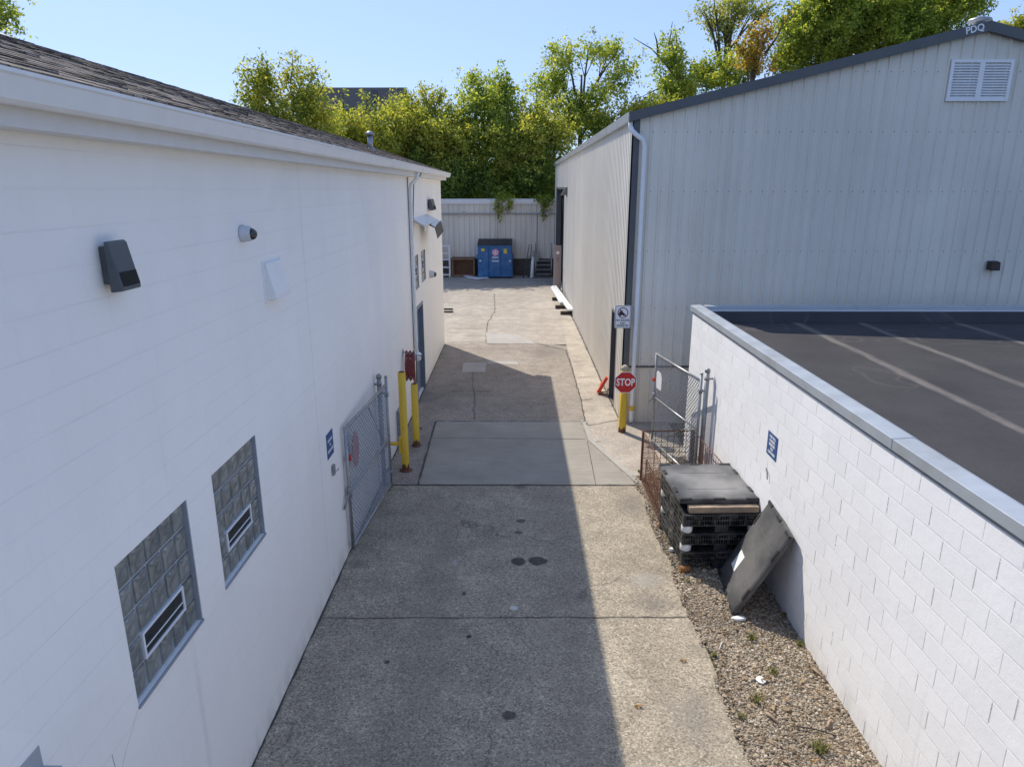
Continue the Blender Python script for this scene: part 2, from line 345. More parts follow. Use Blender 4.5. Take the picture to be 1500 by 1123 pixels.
# ---------------------------------------------------------------- mesh builder
class MB:
    def __init__(s): s.v = []; s.f = []; s.mi = []; s.sm = []; s.cur = 0
    def face(s, idx, smooth=False): s.f.append(idx); s.mi.append(s.cur); s.sm.append(smooth)
    def add(s, vs, fs, smooth=False):
        b = len(s.v); s.v += [tuple(p) for p in vs]
        for q in fs: s.face([b+i for i in q], smooth)
        return s
    def quad(s, a, b, c, d): return s.add([a, b, c, d], [(0, 1, 2, 3)])
    def box(s, x0, x1, y0, y1, z0, z1):
        return s.add([(x, y, z) for z in (z0, z1) for x, y in ((x0, y0), (x1, y0), (x1, y1), (x0, y1))],
                     [(3, 2, 1, 0), (4, 5, 6, 7), (0, 1, 5, 4), (1, 2, 6, 5), (2, 3, 7, 6), (3, 0, 4, 7)])
    def obox(s, o, ax, ay, az):
        o, ax, ay, az = map(Vector, (o, ax, ay, az))
        vs = [o+ax*i+ay*j+az*k for k in (0, 1) for i, j in ((0, 0), (1, 0), (1, 1), (0, 1))]
        return s.add(vs, [(3, 2, 1, 0), (4, 5, 6, 7), (0, 1, 5, 4), (1, 2, 6, 5), (2, 3, 7, 6), (3, 0, 4, 7)])
    def tube(s, pts, r, n=10, caps=True):
        pts = [Vector(p) for p in pts]; rs = r if hasattr(r, '__len__') else [r]*len(pts)
        b = len(s.v); up = None
        for i, p in enumerate(pts):
            d = (pts[min(i+1, len(pts)-1)]-pts[max(i-1, 0)]).normalized()
            if up is None: up = Vector((0, 0, 1)) if abs(d.z) < .9 else Vector((0, 1, 0))
            a = d.cross(up)
            if a.length < 1e-4: a = d.cross(Vector((1, 0, 0)))
            a.normalize(); c = a.cross(d).normalized(); up = c
            for k in range(n):
                t = 2*math.pi*k/n; s.v.append(tuple(p+(a*math.cos(t)+c*math.sin(t))*rs[i]))
        for i in range(len(pts)-1):
            for k in range(n):
                k2 = (k+1) % n; s.face([b+i*n+k, b+i*n+k2, b+(i+1)*n+k2, b+(i+1)*n+k], n > 5)
        if caps:
            s.face([b+k for k in range(n)][::-1]); e = b+(len(pts)-1)*n; s.face([e+k for k in range(n)])
        return s
    def prism(s, poly, d):
        d = Vector(d); n = len(poly); poly = [Vector(p) for p in poly]
        fs = [tuple(range(n))[::-1], tuple(range(n, 2*n))]+[(i, (i+1) % n, n+(i+1) % n, n+i) for i in range(n)]
        return s.add(poly+[p+d for p in poly], fs)
    def lathe(s, o, axis, prof, n=20):       # prof: list of (distance along axis, radius)
        o = Vector(o); ax = Vector(axis).normalized()
        pts = [o+ax*h for h, _ in prof]
        a = ax.orthogonal().normalized(); c = ax.cross(a); b = len(s.v)
        for p, (_, r) in zip(pts, prof):
            for k in range(n):
                t = 2*math.pi*k/n; s.v.append(tuple(p+(a*math.cos(t)+c*math.sin(t))*max(r, 1e-4)))
        for i in range(len(pts)-1):
            for k in range(n): s.face([b+i*n+k, b+i*n+(k+1) % n, b+(i+1)*n+(k+1) % n, b+(i+1)*n+k], True)
        s.face([b+k for k in range(n)][::-1]); e = b+(len(pts)-1)*n; s.face([e+k for k in range(n)])
        return s
    def mesh(s, name, mats, org=(0, 0, 0)):
        me = bpy.data.meshes.new(name); o = Vector(org)
        me.from_pydata([tuple(Vector(p)-o) for p in s.v], [], s.f)
        for m in (mats if isinstance(mats, (list, tuple)) else [mats]): me.materials.append(M[m] if isinstance(m, str) else m)
        me.polygons.foreach_set('material_index', s.mi); me.polygons.foreach_set('use_smooth', s.sm)
        me.update(); return me
    def build(s, name, mats, parent=None, loc=None, bevel=0., fix=True):
        org = Vector((0, 0, 0)); p = parent
        while p is not None: org = org+Vector(p.location); p = p.parent
        if loc is not None and parent is None: org = Vector(loc)
        me = s.mesh(name, mats, org)
        if fix:
            import bmesh
            bm = bmesh.new(); bm.from_mesh(me); bmesh.ops.recalc_face_normals(bm, faces=bm.faces); bm.to_mesh(me); bm.free()
        o = bpy.data.objects.new(name, me); COL.objects.link(o)
        if parent is not None: o.parent = parent
        elif loc is not None: o.location = loc
        if bevel:
            b = o.modifiers.new('bevel', 'BEVEL'); b.width = bevel; b.segments = 2; b.limit_method = 'ANGLE'; b.angle_limit = R(40)
        return o
def tag(o, label=None, cat=None, group=None, kind=None):
    if label: o['label'] = label
    if cat: o['category'] = cat
    if group: o['group'] = group
    if kind: o['kind'] = kind
    return o
def thing(name, loc, label, cat, group=None):
    o = bpy.data.objects.new(name, None); COL.objects.link(o); o.location = loc; o.empty_display_size = .1
    return tag(o, label, cat, group)
def copy_thing(o, parent=None):
    c = o.copy(); COL.objects.link(c)
    if parent is not None: c.parent = parent
    for ch in list(o.children): copy_thing(ch, c)
    return c
def text(body, size, mat, M4, name, parent, bold=.0, depth=.002, align='CENTER', sx=1., spacing=1.):
    cu = bpy.data.curves.new('txt', 'FONT'); cu.body = body; cu.size = size; cu.align_x = align; cu.align_y = 'CENTER'
    cu.extrude = depth; cu.offset = bold; cu.space_character = spacing; cu.resolution_u = 3
    ob = bpy.data.objects.new('txt', cu); COL.objects.link(ob)
    dg = bpy.context.evaluated_depsgraph_get(); me = bpy.data.meshes.new_from_object(ob.evaluated_get(dg))
    bpy.data.objects.remove(ob); bpy.data.curves.remove(cu)
    me.name = name; me.transform(M4 @ Matrix.Diagonal((sx, 1, 1, 1)))
    org = Vector((0, 0, 0)); p = parent
    while p is not None: org = org+Vector(p.location); p = p.parent
    me.transform(Matrix.Translation(-org)); me.materials.clear(); me.materials.append(M[mat])
    o = bpy.data.objects.new(name, me); COL.objects.link(o); o.parent = parent; return o
def frame(o, x, y):      # 4x4: local x, y axes in the plane, z the normal
    x = Vector(x).normalized(); y = Vector(y).normalized(); z = x.cross(y)
    m = Matrix((x, y, z)).transposed().to_4x4(); m.translation = Vector(o); return m
FACE_S = ((1, 0, 0), (0, 0, 1))        # faces -Y
FACE_E = ((0, 1, 0), (0, 0, 1))        # faces +X
FACE_W = ((0, -1, 0), (0, 0, 1))       # faces -X

def wall_x(mb, X, y0, y1, z0, z1, holes, depth, flip=1):
    """wall in the plane X with rectangular openings (y0,y1,z0,z1) whose reveals run back by depth"""
    ys = sorted({y0, y1, *[h[0] for h in holes], *[h[1] for h in holes]}); zs = sorted({z0, z1, *[h[2] for h in holes], *[h[3] for h in holes]})
    for a, b in zip(ys, ys[1:]):
        for c, d in zip(zs, zs[1:]):
            if any(h[0] <= a and b <= h[1] and h[2] <= c and d <= h[3] for h in holes): continue
            mb.quad((X, a, c), (X, b, c), (X, b, d), (X, a, d))
    for h in holes:
        X2 = X-depth
        mb.quad((X, h[0], h[2]), (X2, h[0], h[2]), (X2, h[0], h[3]), (X, h[0], h[3])); mb.quad((X, h[1], h[2]), (X2, h[1], h[2]), (X2, h[1], h[3]), (X, h[1], h[3]))
        mb.quad((X, h[0], h[2]), (X2, h[0], h[2]), (X2, h[1], h[2]), (X, h[1], h[2])); mb.quad((X, h[0], h[3]), (X2, h[0], h[3]), (X2, h[1], h[3]), (X, h[1], h[3]))

# ================================================================= SETTING: ground
def sheet(name, poly, mat, z):
    mb = MB(); mb.add([(x, y, z) for x, y in poly], [tuple(range(len(poly)))]); return tag(mb.build(name, mat), kind='structure')
sheet('ground', [(-400, -200), (400, -200), (400, 600), (-400, 600)], 'earth', -.03)
sheet('far_yard', [(-14, 22.62), (2.6, 22.62), (2.6, 44.5), (-14, 44.5)], 'conc_far', -.012)
sheet('driveway', [(-2.5, -8), (2.17, -8), (2.17, 6.8), (2.2, 8.3), (2.16, 9.2), (2.24, 10.2), (2.2, 11.17), (-2.5, 11.17)], 'agg', -.008)
sheet('asphalt_lane', [(-2.5, 11.17), (2.2, 11.17), (1.6, 14.63), (1.68, 19.4), (1.7, 22.4), (.9, 22.75), (-.98, 22.66), (-2.5, 22.72)], 'agg2', -.006)
sheet('walkway', [(2.2, 11.17), (3.4, 11.3), (3.4, 14.7), (2.4, 14.7), (2.4, 41), (2.05, 41), (1.95, 30), (1.7, 22.4), (1.68, 19.4), (1.58, 14.6), (1.57, 13.4)], 'walk', -.002)
sheet('apron', [(-1.68, 11.2), (2.12, 11.2), (1.49, 13.4), (1.45, 14.5), (-1.75, 14.5)], 'apron', -.001)
mb = MB()
for a, b, w in (((-1.75, 14.5), (1.56, 14.5), .07), ((1.50, 14.57), (1.52, 13.42), .1), ((1.5, 13.46), (2.17, 11.2), .1)):
    a, b = Vector((*a, 0)), Vector((*b, 0)); d = (b-a).normalized(); nrm = Vector((-d.y, d.x, 0))*w
    mb.obox(a+Vector((0, 0, -.03)), b-a, nrm, (0, 0, .034+.004*len(mb.f)/6))
tag(mb.build('apron_edge', 'apron_edge'), kind='structure')
mb = MB()
def poly_g(pts, z): mb.add([(*gnd(u, v), z) for u, v in pts], [tuple(range(len(pts)))])
poly_g([(712, 487), (713, 503), (785, 503), (778, 499), (757, 490)], .001)
poly_g([(679, 531), (712, 531), (711, 545), (677, 545)], .0)
poly_g([(714, 529), (757, 529), (760, 534), (735, 533), (714, 532)], .001)
tag(mb.build('concrete_patch', 'patch'), kind='structure')
# joints and cracks: thin dirty seams
def seam(mb, pts, w, z, jit=.0, step=.12):
    pts = [Vector((*p, 0)) for p in pts]; line = []
    for a, b in zip(pts, pts[1:]):
        n = max(1, int((b-a).length/step))
        for i in range(n): line.append(a.lerp(b, i/n))
    line.append(pts[-1])
    L = []
    for i, p in enumerate(line):
        d = (line[min(i+1, len(line)-1)]-line[max(i-1, 0)]).normalized(); nn = Vector((-d.y, d.x, 0))
        p = p+nn*random.uniform(-jit, jit); ww = w*random.uniform(.55, 1.3)
        L.append((p-nn*ww/2, p+nn*ww/2))
    for (a, b), (c, d) in zip(L, L[1:]):
        mb.add([(q.x, q.y, z) for q in (a, b, d, c)], [(0, 1, 2, 3)])
mb = MB()
seam(mb, [(-2.37, 7.27), (2.1, 7.31)], .013, 0.0, .008)
seam(mb, [(-2.3, 11.18), (2.15, 11.19)], .03, .003, .006)
seam(mb, [(-1.71, 11.2), (-1.78, 14.6)], .035, .003, .006)
seam(mb, [(-1.78, 14.6), (1.56, 14.6)], .03, .007, .006)
seam(mb, [(1.42, 11.2), (1.49, 13.4)], .012, .003, .002)
seam(mb, [(-1.72, 13.55), (1.48, 13.5)], .012, .003, .002)
tag(mb.build('expansion_joint', 'joint'), kind='structure')
mb = MB()
seam(mb, [gnd(693, 545), gnd(692, 565), gnd(697, 585), gnd(694, 600), gnd(697, 615)], .018, .0, .03)
seam(mb, [gnd(660, 572), gnd(690, 573), gnd(720, 572)], .016, .0, .02)
seam(mb, [gnd(724, 430), gnd(725, 455), gnd(713, 475), gnd(712, 503)], .02, .0, .04)
seam(mb, [gnd(655, 481), gnd(700, 481), gnd(714, 480)], .022, .0, .02)
seam(mb, [gnd(652, 501), gnd(715, 501)], .025, .0, .02)
seam(mb, [gnd(783, 502), gnd(829, 513)], .03, .006, .03)
seam(mb, [gnd(829, 513), gnd(838, 540), gnd(852, 590), gnd(857, 616)], .03, .006, .015)
for (a, b) in (((848, 553), (872, 550)), ((850, 586), (868, 584)), ((840, 530), (862, 528)), ((862, 623), (906, 615)), ((838, 499), (852, 497)), ((832, 470), (840, 469)), ((866, 648), (880, 646))):
    seam(mb, [gnd(*a), gnd(*b)], .02, .006, .01)
seam(mb, [gnd(908, 616), gnd(880, 556), gnd(850, 489), gnd(826, 440)], .05, .006, .012)
seam(mb, [(-2.365, 3), (-2.365, 22.6)], .03, .004, .01)
tag(mb.build('ground_crack', 'joint'), kind='structure')
sheet('gravel_bed', [(2.17, -6), (3.4, -6), (3.4, 12.7), (2.9, 12.2), (2.28, 11.5), (2.2, 10.6), (2.27, 10), (2.16, 9.2), (2.23, 8.3), (2.15, 7.4), (2.2, 6.8), (2.14, 5)], 'dirt', .006)

def pebbles(name, n, label):
    ico_v = []; ph = (1+5**.5)/2
    for a in (-1, 1):
        for b in (-ph, ph): ico_v += [(0, a, b), (a, b, 0), (b, 0, a)]
    ico_v = np.array(ico_v)/np.linalg.norm(ico_v[0])
    import bmesh
    bm = bmesh.new(); [bm.verts.new(p) for p in ico_v]; bmesh.ops.convex_hull(bm, input=bm.verts); bm.verts.ensure_lookup_table()
    V = np.array([v.co[:] for v in bm.verts]); Fc = np.array([[v.index for v in f.verts] for f in bm.faces]); bm.free()
    y = RNG.uniform(2.9, 11.6, n*2); x = RNG.uniform(2.1, 3.31, n*2)
    edge = 2.2+.05*np.sin(y*3.1)+.03*np.sin(y*9.)
    keep = (x > edge+RNG.exponential(.05, n*2)-.1); x, y = x[keep][:n], y[keep][:n]; n = len(x)
    r = RNG.gamma(2.4, .0022, n)+.004
    S = np.stack([r*RNG.uniform(.8, 1.5, n), r*RNG.uniform(.8, 1.5, n), r*RNG.uniform(.45, .8, n)], 1)
    an = RNG.uniform(0, 6.28, n); c, s = np.cos(an), np.sin(an)
    P = V[None]*(1+RNG.uniform(-.22, .22, (n, len(V), 1)))*S[:, None]
    Q = np.stack([P[..., 0]*c[:, None]-P[..., 1]*s[:, None]+x[:, None], P[..., 0]*s[:, None]+P[..., 1]*c[:, None]+y[:, None], P[..., 2]+(.006+r*.25)[:, None]], -1).reshape(-1, 3)
    FF = (Fc[None]+(np.arange(n)*len(V))[:, None, None]).reshape(-1, 3)
    o = np_mesh(name, Q, FF, 'gravel'); return tag(o, label, kind='stuff', cat='gravel')
def np_mesh(name, V, Fc, mat, org=(0, 0, 0), smooth=False):
    me = bpy.data.meshes.new(name); V = (np.asarray(V)-np.array(org)).astype(np.float32); k = Fc.shape[1]
    me.vertices.add(len(V)); me.vertices.foreach_set('co', V.ravel())
    me.loops.add(Fc.size); me.loops.foreach_set('vertex_index', Fc.astype(np.int32).ravel())
    me.polygons.add(len(Fc)); me.polygons.foreach_set('loop_start', np.arange(0, Fc.size, k, dtype=np.int32))
    try: me.polygons.foreach_set('loop_total', np.full(len(Fc), k, np.int32))
    except Exception: pass
    me.materials.append(M[mat]); me.update(); me.validate()
    o = bpy.data.objects.new(name, me); COL.objects.link(o); return o
def litter(n):
    x = RNG.uniform(2.12, 3.3, n); y = 2.9+8.6*RNG.uniform(0, 1, n)**1.2; r = RNG.uniform(.008, .032, n); a = RNG.uniform(0, 6.28, n)
    Q = []
    for k in range(4):
        rr = r*(1.3 if k % 2 == 0 else .55); t_ = a+k*1.5708
        Q.append(np.stack([x+rr*np.cos(t_), y+rr*np.sin(t_), .03+RNG.uniform(0, .02, n)], 1))
    V = np.stack(Q, 1).reshape(-1, 3); tag(np_mesh('leaf_litter', V, np.arange(len(V)).reshape(-1, 4), 'litter'), 'dry brown leaf litter scattered over the gravel strip', 'litter', kind='stuff')
litter(1000)
pebbles('gravel', 46000, 'loose tan and grey gravel strip along the foot of the white block wall')

# ================================================================= white building on the left
XL = -2.37
B1 = thing('white_building', (XL, 22.7, 0), 'long white painted block building with shingle roof lining the left side of the alley', 'building')
wins = [(3.62, 4.54, 1.87, 2.85), (4.97, 5.90, 1.87, 2.85)]
fwins = [(16.2, 16.98, 2.7, 3.48), (17.5, 18.32, 2.74, 3.49)]
door = (16.02, 17.45, .0, 2.27)
mb = MB(); wall_x(mb, XL, -6, 22.7, -.05, 5.42, wins+fwins+[door], .14)
mb.quad((XL, 22.7, 0), (-8.2, 22.7, 0), (-8.2, 22.7, 5.42), (XL, 22.7, 5.42)); mb.quad((-8.2, 22.7, 0), (-8.2, -6, 0), (-8.2, -6, 5.42), (-8.2, 22.7, 5.42))
mb.quad((-8.2, -6, 0), (XL, -6, 0), (XL, -6, 5.42), (-8.2, -6, 5.42))
for y in (-6, 22.7): mb.add([(XL, y, 5.42), (-5.3, y, 6.39), (-8.2, y, 5.42)], [(0, 1, 2)])
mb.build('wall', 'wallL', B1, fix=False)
RZ = lambda x: 6.53-.326*abs(x+5.3)
mb = MB()
for sx in (1, -1):
    xe = -5.3+sx*3.14
    mb.prism([(-5.3, -6.2, 6.53), (xe, -6.2, RZ(xe)), (xe, -6.2, RZ(xe)-.06), (-5.3, -6.2, 6.47)], (0, 29.12, 0))
for i in range(23):
    d0, d1 = 3.19-i*.14, 3.19-(i+1)*.14-.02; y = -6.2-random.uniform(0, .3)
    while y < 22.9:
        w = random.uniform(.1, .26); h0 = random.choice((.008, .008, .011, .014)); dj = d0+random.uniform(-.008, .008); a, b = max(y, -6.2), min(y+w-.006, 22.92)
        if b > a:
            x0, x1 = -5.3+dj, -5.3+max(d1, 0); z0, z1 = RZ(x0), RZ(x1)
            mb.add([(x0, a, z0+h0), (x0, b, z0+h0), (x1, b, z1+.004), (x1, a, z1+.004), (x0, a, z0-.002), (x0, b, z0-.002)], [(0, 1, 2, 3), (4, 5, 1, 0)])
        y += w
roof = mb.build('roof', 'shingle', B1)
mb = MB(); mb.prism([(-5.47, -6.22, 6.487), (-5.3, -6.22, 6.546), (-5.13, -6.22, 6.487), (-5.13, -6.22, 6.475), (-5.3, -6.22, 6.534), (-5.47, -6.22, 6.475)], (0, 14.0, 0))
mb.build('ridge_cap', 'trimD', roof)
mb = MB(); mb.box(XL+.001, -2.2, -6.1, 22.86, 5.262, 5.45)
mb.prism([(-2.2, 22.76, 5.45), (-5.3, 22.76, 6.46), (-5.3, 22.76, 6.27), (-2.2, 22.76, 5.26)], (0, .05, 0)); mb.prism([(-8.4, 22.76, 5.45), (-5.3, 22.76, 6.46), (-5.3, 22.76, 6.27), (-8.4, 22.76, 5.26)], (0, .05, 0))
mb.build('fascia_board', 'soffit', B1)
mb = MB()   # ogee gutter
prof = [(-2.198, 5.47), (-2.198, 5.35), (-2.11, 5.345), (-2.085, 5.36), (-2.055, 5.45), (-2.045, 5.458), (-2.045, 5.475), (-2.06, 5.475), (-2.068, 5.45), (-2.096, 5.372), (-2.115, 5.358), (-2.185, 5.362), (-2.185, 5.47)]
for a, b in ((-6.2, 12.2), (12.203, 22.88)): mb.prism([(x, a, z+(0 if a < 0 else .006)) for x, z in prof], (0, b-a, 0))
mb.prism([(-2.19, 12.19, 5.343), (-2.108, 12.19, 5.339), (-2.08, 12.19, 5.356), (-2.042, 12.19, 5.452), (-2.042, 12.19, 5.482), (-2.19, 12.19, 5.482)], (0, .05, 0))
g = mb.build('gutter', 'trimW', B1)
mb = MB(); mb.tube([(-2.14, 15.75, 5.36), (-2.15, 15.75, 5.24), (-2.29, 15.75, 5.1), (-2.315, 15.75, 5.0), (-2.315, 15.75, 1.45), (-2.3, 15.75, 1.3)], .04, 10)
mb.build('downspout', 'trimW', B1)
mb = MB(); mb.lathe((-2.3, 15.75, 1.12), (0, 0, 1), [(0, .05), (.02, .09), (.16, .1), (.2, .06)], 14); mb.build('pipe_boot', 'trimW', B1)
mb = MB(); mb.tube([(-2.05, 16.1, 5.5), (-2.12, 16.05, 5.3), (-2.26, 15.93, 5.1), (-2.29, 15.92, 4.6), (-2.34, 15.9, 3.), (-2.33, 15.88, 1.7), (-2.26, 15.9, 1.3), (-2.2, 15.8, 1.2), (-2.2, 15.7, 1.25), (-2.3, 15.6, 1.3), (-2.34, 15.6, .1)], .012, 6)
mb.tube([(-2.345, 15.6, 5.25), (-2.345, 15.6, .1)], .01, 6)
mb.build('cable', 'wire', B1)

def glass_block_window(h, hop, nY, nZ, lab=None):
    y0, y1, z0, z1 = h; X = XL-.025
    mb = MB(); mb.cur = 1; mb.quad((X-.012, y0, z0), (X-.012, y1, z0), (X-.012, y1, z1), (X-.012, y0, z1)); mb.cur = 0
    dy, dz = (y1-y0)/nY, (z1-z0)/nZ
    for i in range(nY):
        for j in range(nZ):
            a, b, c, d = y0+i*dy, y0+(i+1)*dy, z0+j*dz, z0+(j+1)*dz
            if hop and a < hop[1]-.03 and b > hop[0]+.03 and c < hop[3]-.03 and d > hop[2]+.03: continue
            g = .008; e = .024
            ring0 = [(X-.012, a+g, c+g), (X-.012, b-g, c+g), (X-.012, b-g, d-g), (X-.012, a+g, d-g)]
            ring1 = [(X, a+e*.6, c+e*.6), (X, b-e*.6, c+e*.6), (X, b-e*.6, d-e*.6), (X, a+e*.6, d-e*.6)]
            fs = [(k, (k+1) % 4, 4+(k+1) % 4, 4+k) for k in range(4)]
            mb.add(ring0+ring1, fs)
            N = 9; ph = random.uniform(-.5, .5); G_ = []
            for q in range(N+1):
                for r in range(N+1):
                    u, v = q/N, r/N; edge = min(u, 1-u, v, 1-v); bul = .007*min(1, edge*5)
                    wv = (.0035*math.sin(6.28*(1.5*u+.35*math.sin(6.28*v+ph)))+.0025*math.sin(6.28*(1.3*v+.3*u)+ph))*min(1, edge*4)
                    G_.append((X+bul+wv, a+e*.6+(b-a-e*1.2)*u, c+e*.6+(d-c-e*1.2)*v))
            mb.add(G_, [(q*(N+1)+r, (q+1)*(N+1)+r, (q+1)*(N+1)+r+1, q*(N+1)+r+1) for q in range(N) for r in range(N)], True)
    w = mb.build('glass_block_window', ['gblock', 'mortar'], B1)
    if lab: w['label'] = lab
    mb = MB(); mb.box(XL-.1, XL+.012, y0-.005, y1+.005, z0-.022, z0-.002); mb.box(XL-.045, XL+.004, y1-.016, y1-.002, z0, z1); mb.build('sill', 'sill', w)
    if hop:
        a, b, c, d = hop; t = .02; mb = MB()
        for q in ((a, b, c, c+t), (a, b, d-t, d), (a, a+t, c+t, d-t), (b-t, b, c+t, d-t)): mb.box(X-.02, X+.014, *q)
        mb.box(X-.02, X+.008, a+t, b-t, (c+d)/2-.03, (c+d)/2-.02)
        mb.build('hopper_frame', 'alu', w, bevel=.003)
        mb = MB(); mb.box(X-.018, X+.004, a+t-.002, b-t+.002, c+t-.002, d-t+.002); mb.build('hopper_pane', 'pane', w)
    return w
glass_block_window(wins[0], (3.80, 4.36, 2.07, 2.265), 5, 5, 'nearer glass block window of the front pair')
glass_block_window(wins[1], (5.14, 5.68, 2.09, 2.275), 5, 5, 'farther glass block window of the front pair')
glass_block_window(fwins[0], (16.5, 16.9, 2.98, 3.2), 4, 4, 'glass block window above the grey door')
glass_block_window(fwins[1], (17.75, 18.15, 3.02, 3.25), 4, 4, 'glass block window past the grey door')
mb = MB(); mb.box(XL-.138, XL-.095, door[0]+.06, door[1]-.06, .01, 2.2)
d = mb.build('door', 'doorgrey', B1)
mb = MB(); mb.box(XL-.14, XL+.02, door[0], door[0]+.06, 0, 2.27); mb.box(XL-.14, XL+.02, door[1]-.06, door[1], 0, 2.27); mb.box(XL-.14, XL+.02, door[0]+.06, door[1]-.06, 2.2, 2.27)
mb.build('door_frame', 'doorgrey', d)
mb = MB(); mb.lathe((XL-.095, 16.2, 1.0), (1, 0, 0), [(0, .03), (.02, .03), (.03, .014), (.05, .014), (.06, .032), (.09, .03), (.1, .005)], 12); mb.build('handle', 'galv', d)
# torn aluminium canopy over the far windows
mb = MB(); mb.prism([(XL, 16.1, 4.36), (XL+.3, 16.1, 4.2), (XL+.3, 16.1, 4.185), (XL, 16.1, 4.345)], (0, 2.9, 0))
mb.prism([(XL+.3, 16.12, 4.2), (XL+.31, 16.12, 4.07), (XL+.3, 16.12, 4.07), (XL+.29, 16.12, 4.19)], (0, .25, 0))
for y in (16.4, 17.2, 18., 18.8): mb.obox((XL, y, 4.32), (.28, 0, -.15), (0, .03, 0), (0, 0, -.04))
aw = mb.build('canopy', 'alu', B1)
mb = MB(); mb.obox((XL+.02, 17.55, 4.25), (.36, 0, -.17), (0, 1.5, .0), (.0, 0, -.02)); mb.obox((XL+.37, 17.45, 4.09), (.05, .15, -.28), (0, 1.45, .1), (.012, 0, 0)); mb.build('loose_flap', 'black', aw)
mb = MB(); mb.obox((XL+.28, 17.5, 4.15), (.1, .02, -.07), (0, 1.5, .05), (0, 0, .02)); mb.build('edge_strip', 'alu', aw)
mb = MB(); mb.tube([(-3.3, 16.55, 5.8), (-3.3, 16.55, 6.17)], .062, 14); mb.lathe((-3.3, 16.55, 6.17), (0, 0, 1), [(0, .06), (.01, .1), (.05, .1), (.09, .03)], 14)
mb.lathe((-3.3, 16.55, 5.8), (0, 0, 1), [(.02, .15), (.09, .09), (.1, .063)], 14); mb.build('flue_pipe', 'galv', roof)

mb = MB()
for line in ([(-2.37, 3.30, 1.80), (-2.37, 3.31, 1.66), (-2.37, 3.29, 1.56), (-2.37, 3.30, 1.42), (-2.37, 3.28, 1.2)], [(-2.37, 3.29, 1.56), (-2.37, 3.42, 1.70), (-2.37, 3.6, 1.85)]):
    for a, b in zip(line, line[1:]): mb.obox((a[0]-.004, a[1], a[2]), (0, b[1]-a[1], b[2]-a[2]), (0, .0045, .003), (.0052, 0, 0))
mb.build('paint_crack', 'sill', B1, fix=False)
# ---- things hung on that wall
def wall_lamp(name, y0, y1, z0, z1, label, proj=.2):
    t = thing(name, (XL, (y0+y1)/2, z0), label, 'wall lamp'); X = XL; c = (y0+y1)/2; w = y1-y0; h = z1-z0
    mb = MB(); mb.box(X, X+.05, c-w*.36, c+w*.36, z0+h*.16, z1-h*.1); mb.build('back_box', 'lampD', t, bevel=.006)
    mb = MB(); b = w/2
    mb.prism([(X+.05, c-b, z0), (X+proj, c-b, z0+.01), (X+proj, c-b, z0+h*.1), (X+proj*.62, c-b, z1-.015), (X+proj*.52, c-b, z1), (X+.05, c-b, z1)], (0, w, 0))
    mb.build('housing', 'lampD', t, bevel=.012)
    mb = MB(); A = Vector((X+proj+.001, 0, z0+h*.12)); Bv = Vector((X+proj*.62+.001, 0, z1-.02)); d = (Bv-A)
    for k in range(13):
        y = c-b*.82+k*(b*1.64/12); mb.obox(A+Vector((0, y-.0035, 0)), d*.34, (0, .007, 0), (.004, 0, .003))
    mb.build('lens_ribs', 'lampR', t); return t
wall_lamp('wall_lamp', 3.935, 4.135, 4.425, 4.715, 'large dark wedge wall lamp high on the near end of the white left wall', .125)
wall_lamp('wall_lamp', 19.15, 19.75, 4.44, 4.74, 'small dark wedge wall lamp above the torn canopy on the left building', .17)
def dome_cam(y, z, label, s=1., tilt=(.9, .35, -.25)):
    t = thing('security_camera', (XL, y, z), label, 'camera'); a = Vector(tilt)
    mb = MB(); mb.lathe((XL, y, z), (1, 0, 0), [(0, .07*s), (.02*s, .072*s), (.025*s, .066*s), (.075*s, .06*s), (.085*s, .05*s)], 22); mb.build('housing', 'camW', t)
    mb = MB(); mb.lathe(Vector((XL+.06*s, y, z)), a, [(0, .05*s), (.025*s, .05*s), (.045*s, .042*s), (.06*s, .028*s), (.068*s, .008*s)], 20); mb.build('dome', 'dome', t)
dome_cam(6.08, 4.63, 'grey dome camera near the white vent hood on the left wall', 1.05)
dome_cam(19.2, 2.73, 'small grey dome camera beside the far glass block windows', 1.5)
t = thing('vent_hood', (XL, 6.9, 3.95), 'white painted vent hood on the left wall right of the dome camera', 'vent')
mb = MB(); mb.prism([(XL, 6.52, 4.33), (XL+.03, 6.52, 4.33), (XL+.1, 6.52, 4.03), (XL+.1, 6.52, 3.985), (XL, 6.52, 3.985)], (0, .44, 0)); mb.build('hood', 'trimW', t, bevel=.008)
mb = MB(); mb.box(XL, XL+.008, 6.48, 7.0, 3.95, 4.35); mb.build('flange', 'trimW', t)
def wall_sign(name, c, w, h, axes, lines, label, mat='blue'):
    t = thing(name, c, label, 'sign'); x, y = Vector(axes[0]), Vector(axes[1]); n = x.cross(y); c = Vector(c)
    mb = MB(); mb.obox(c-x*w/2-y*h/2+n*.002, x*w, y*h, n*.004); mb.build('sign_plate', mat, t)
    mb = MB()
    for body, s, dy, sx in lines:
        text(body, s, 'white', frame(c+n*.0075+y*dy, x, y), 'lettering', t, .002, .0005, sx=sx)
    return t
wall_sign('wall_sign', (XL, 8.265, 1.865), .30, .33, FACE_E, [('PARKING', .05, .06, 1.), ('IN', .05, -.005, 1), ('DESIGNATED', .045, -.075, .95)], 'blue sign on the white left wall beside the gate end')
t = thing('lock_box', (XL, 8.3, 1.42), 'small grey lock box with lever below the blue sign on the left wall', 'lock box')
mb = MB(); mb.box(XL, XL+.035, 8.25, 8.33, 1.43, 1.57); mb.build('case', 'galvD', t, bevel=.006)
mb = MB(); mb.tube([(XL+.02, 8.33, 1.46), (XL+.05, 8.38, 1.46), (XL+.05, 8.42, 1.47)], .007, 8); mb.build('lever', 'galv', t)
t = thing('steel_bracket', (XL, 2.72, 2.2), 'bluish steel angle bracket with bolt low at the near end of the left wall', 'bracket')
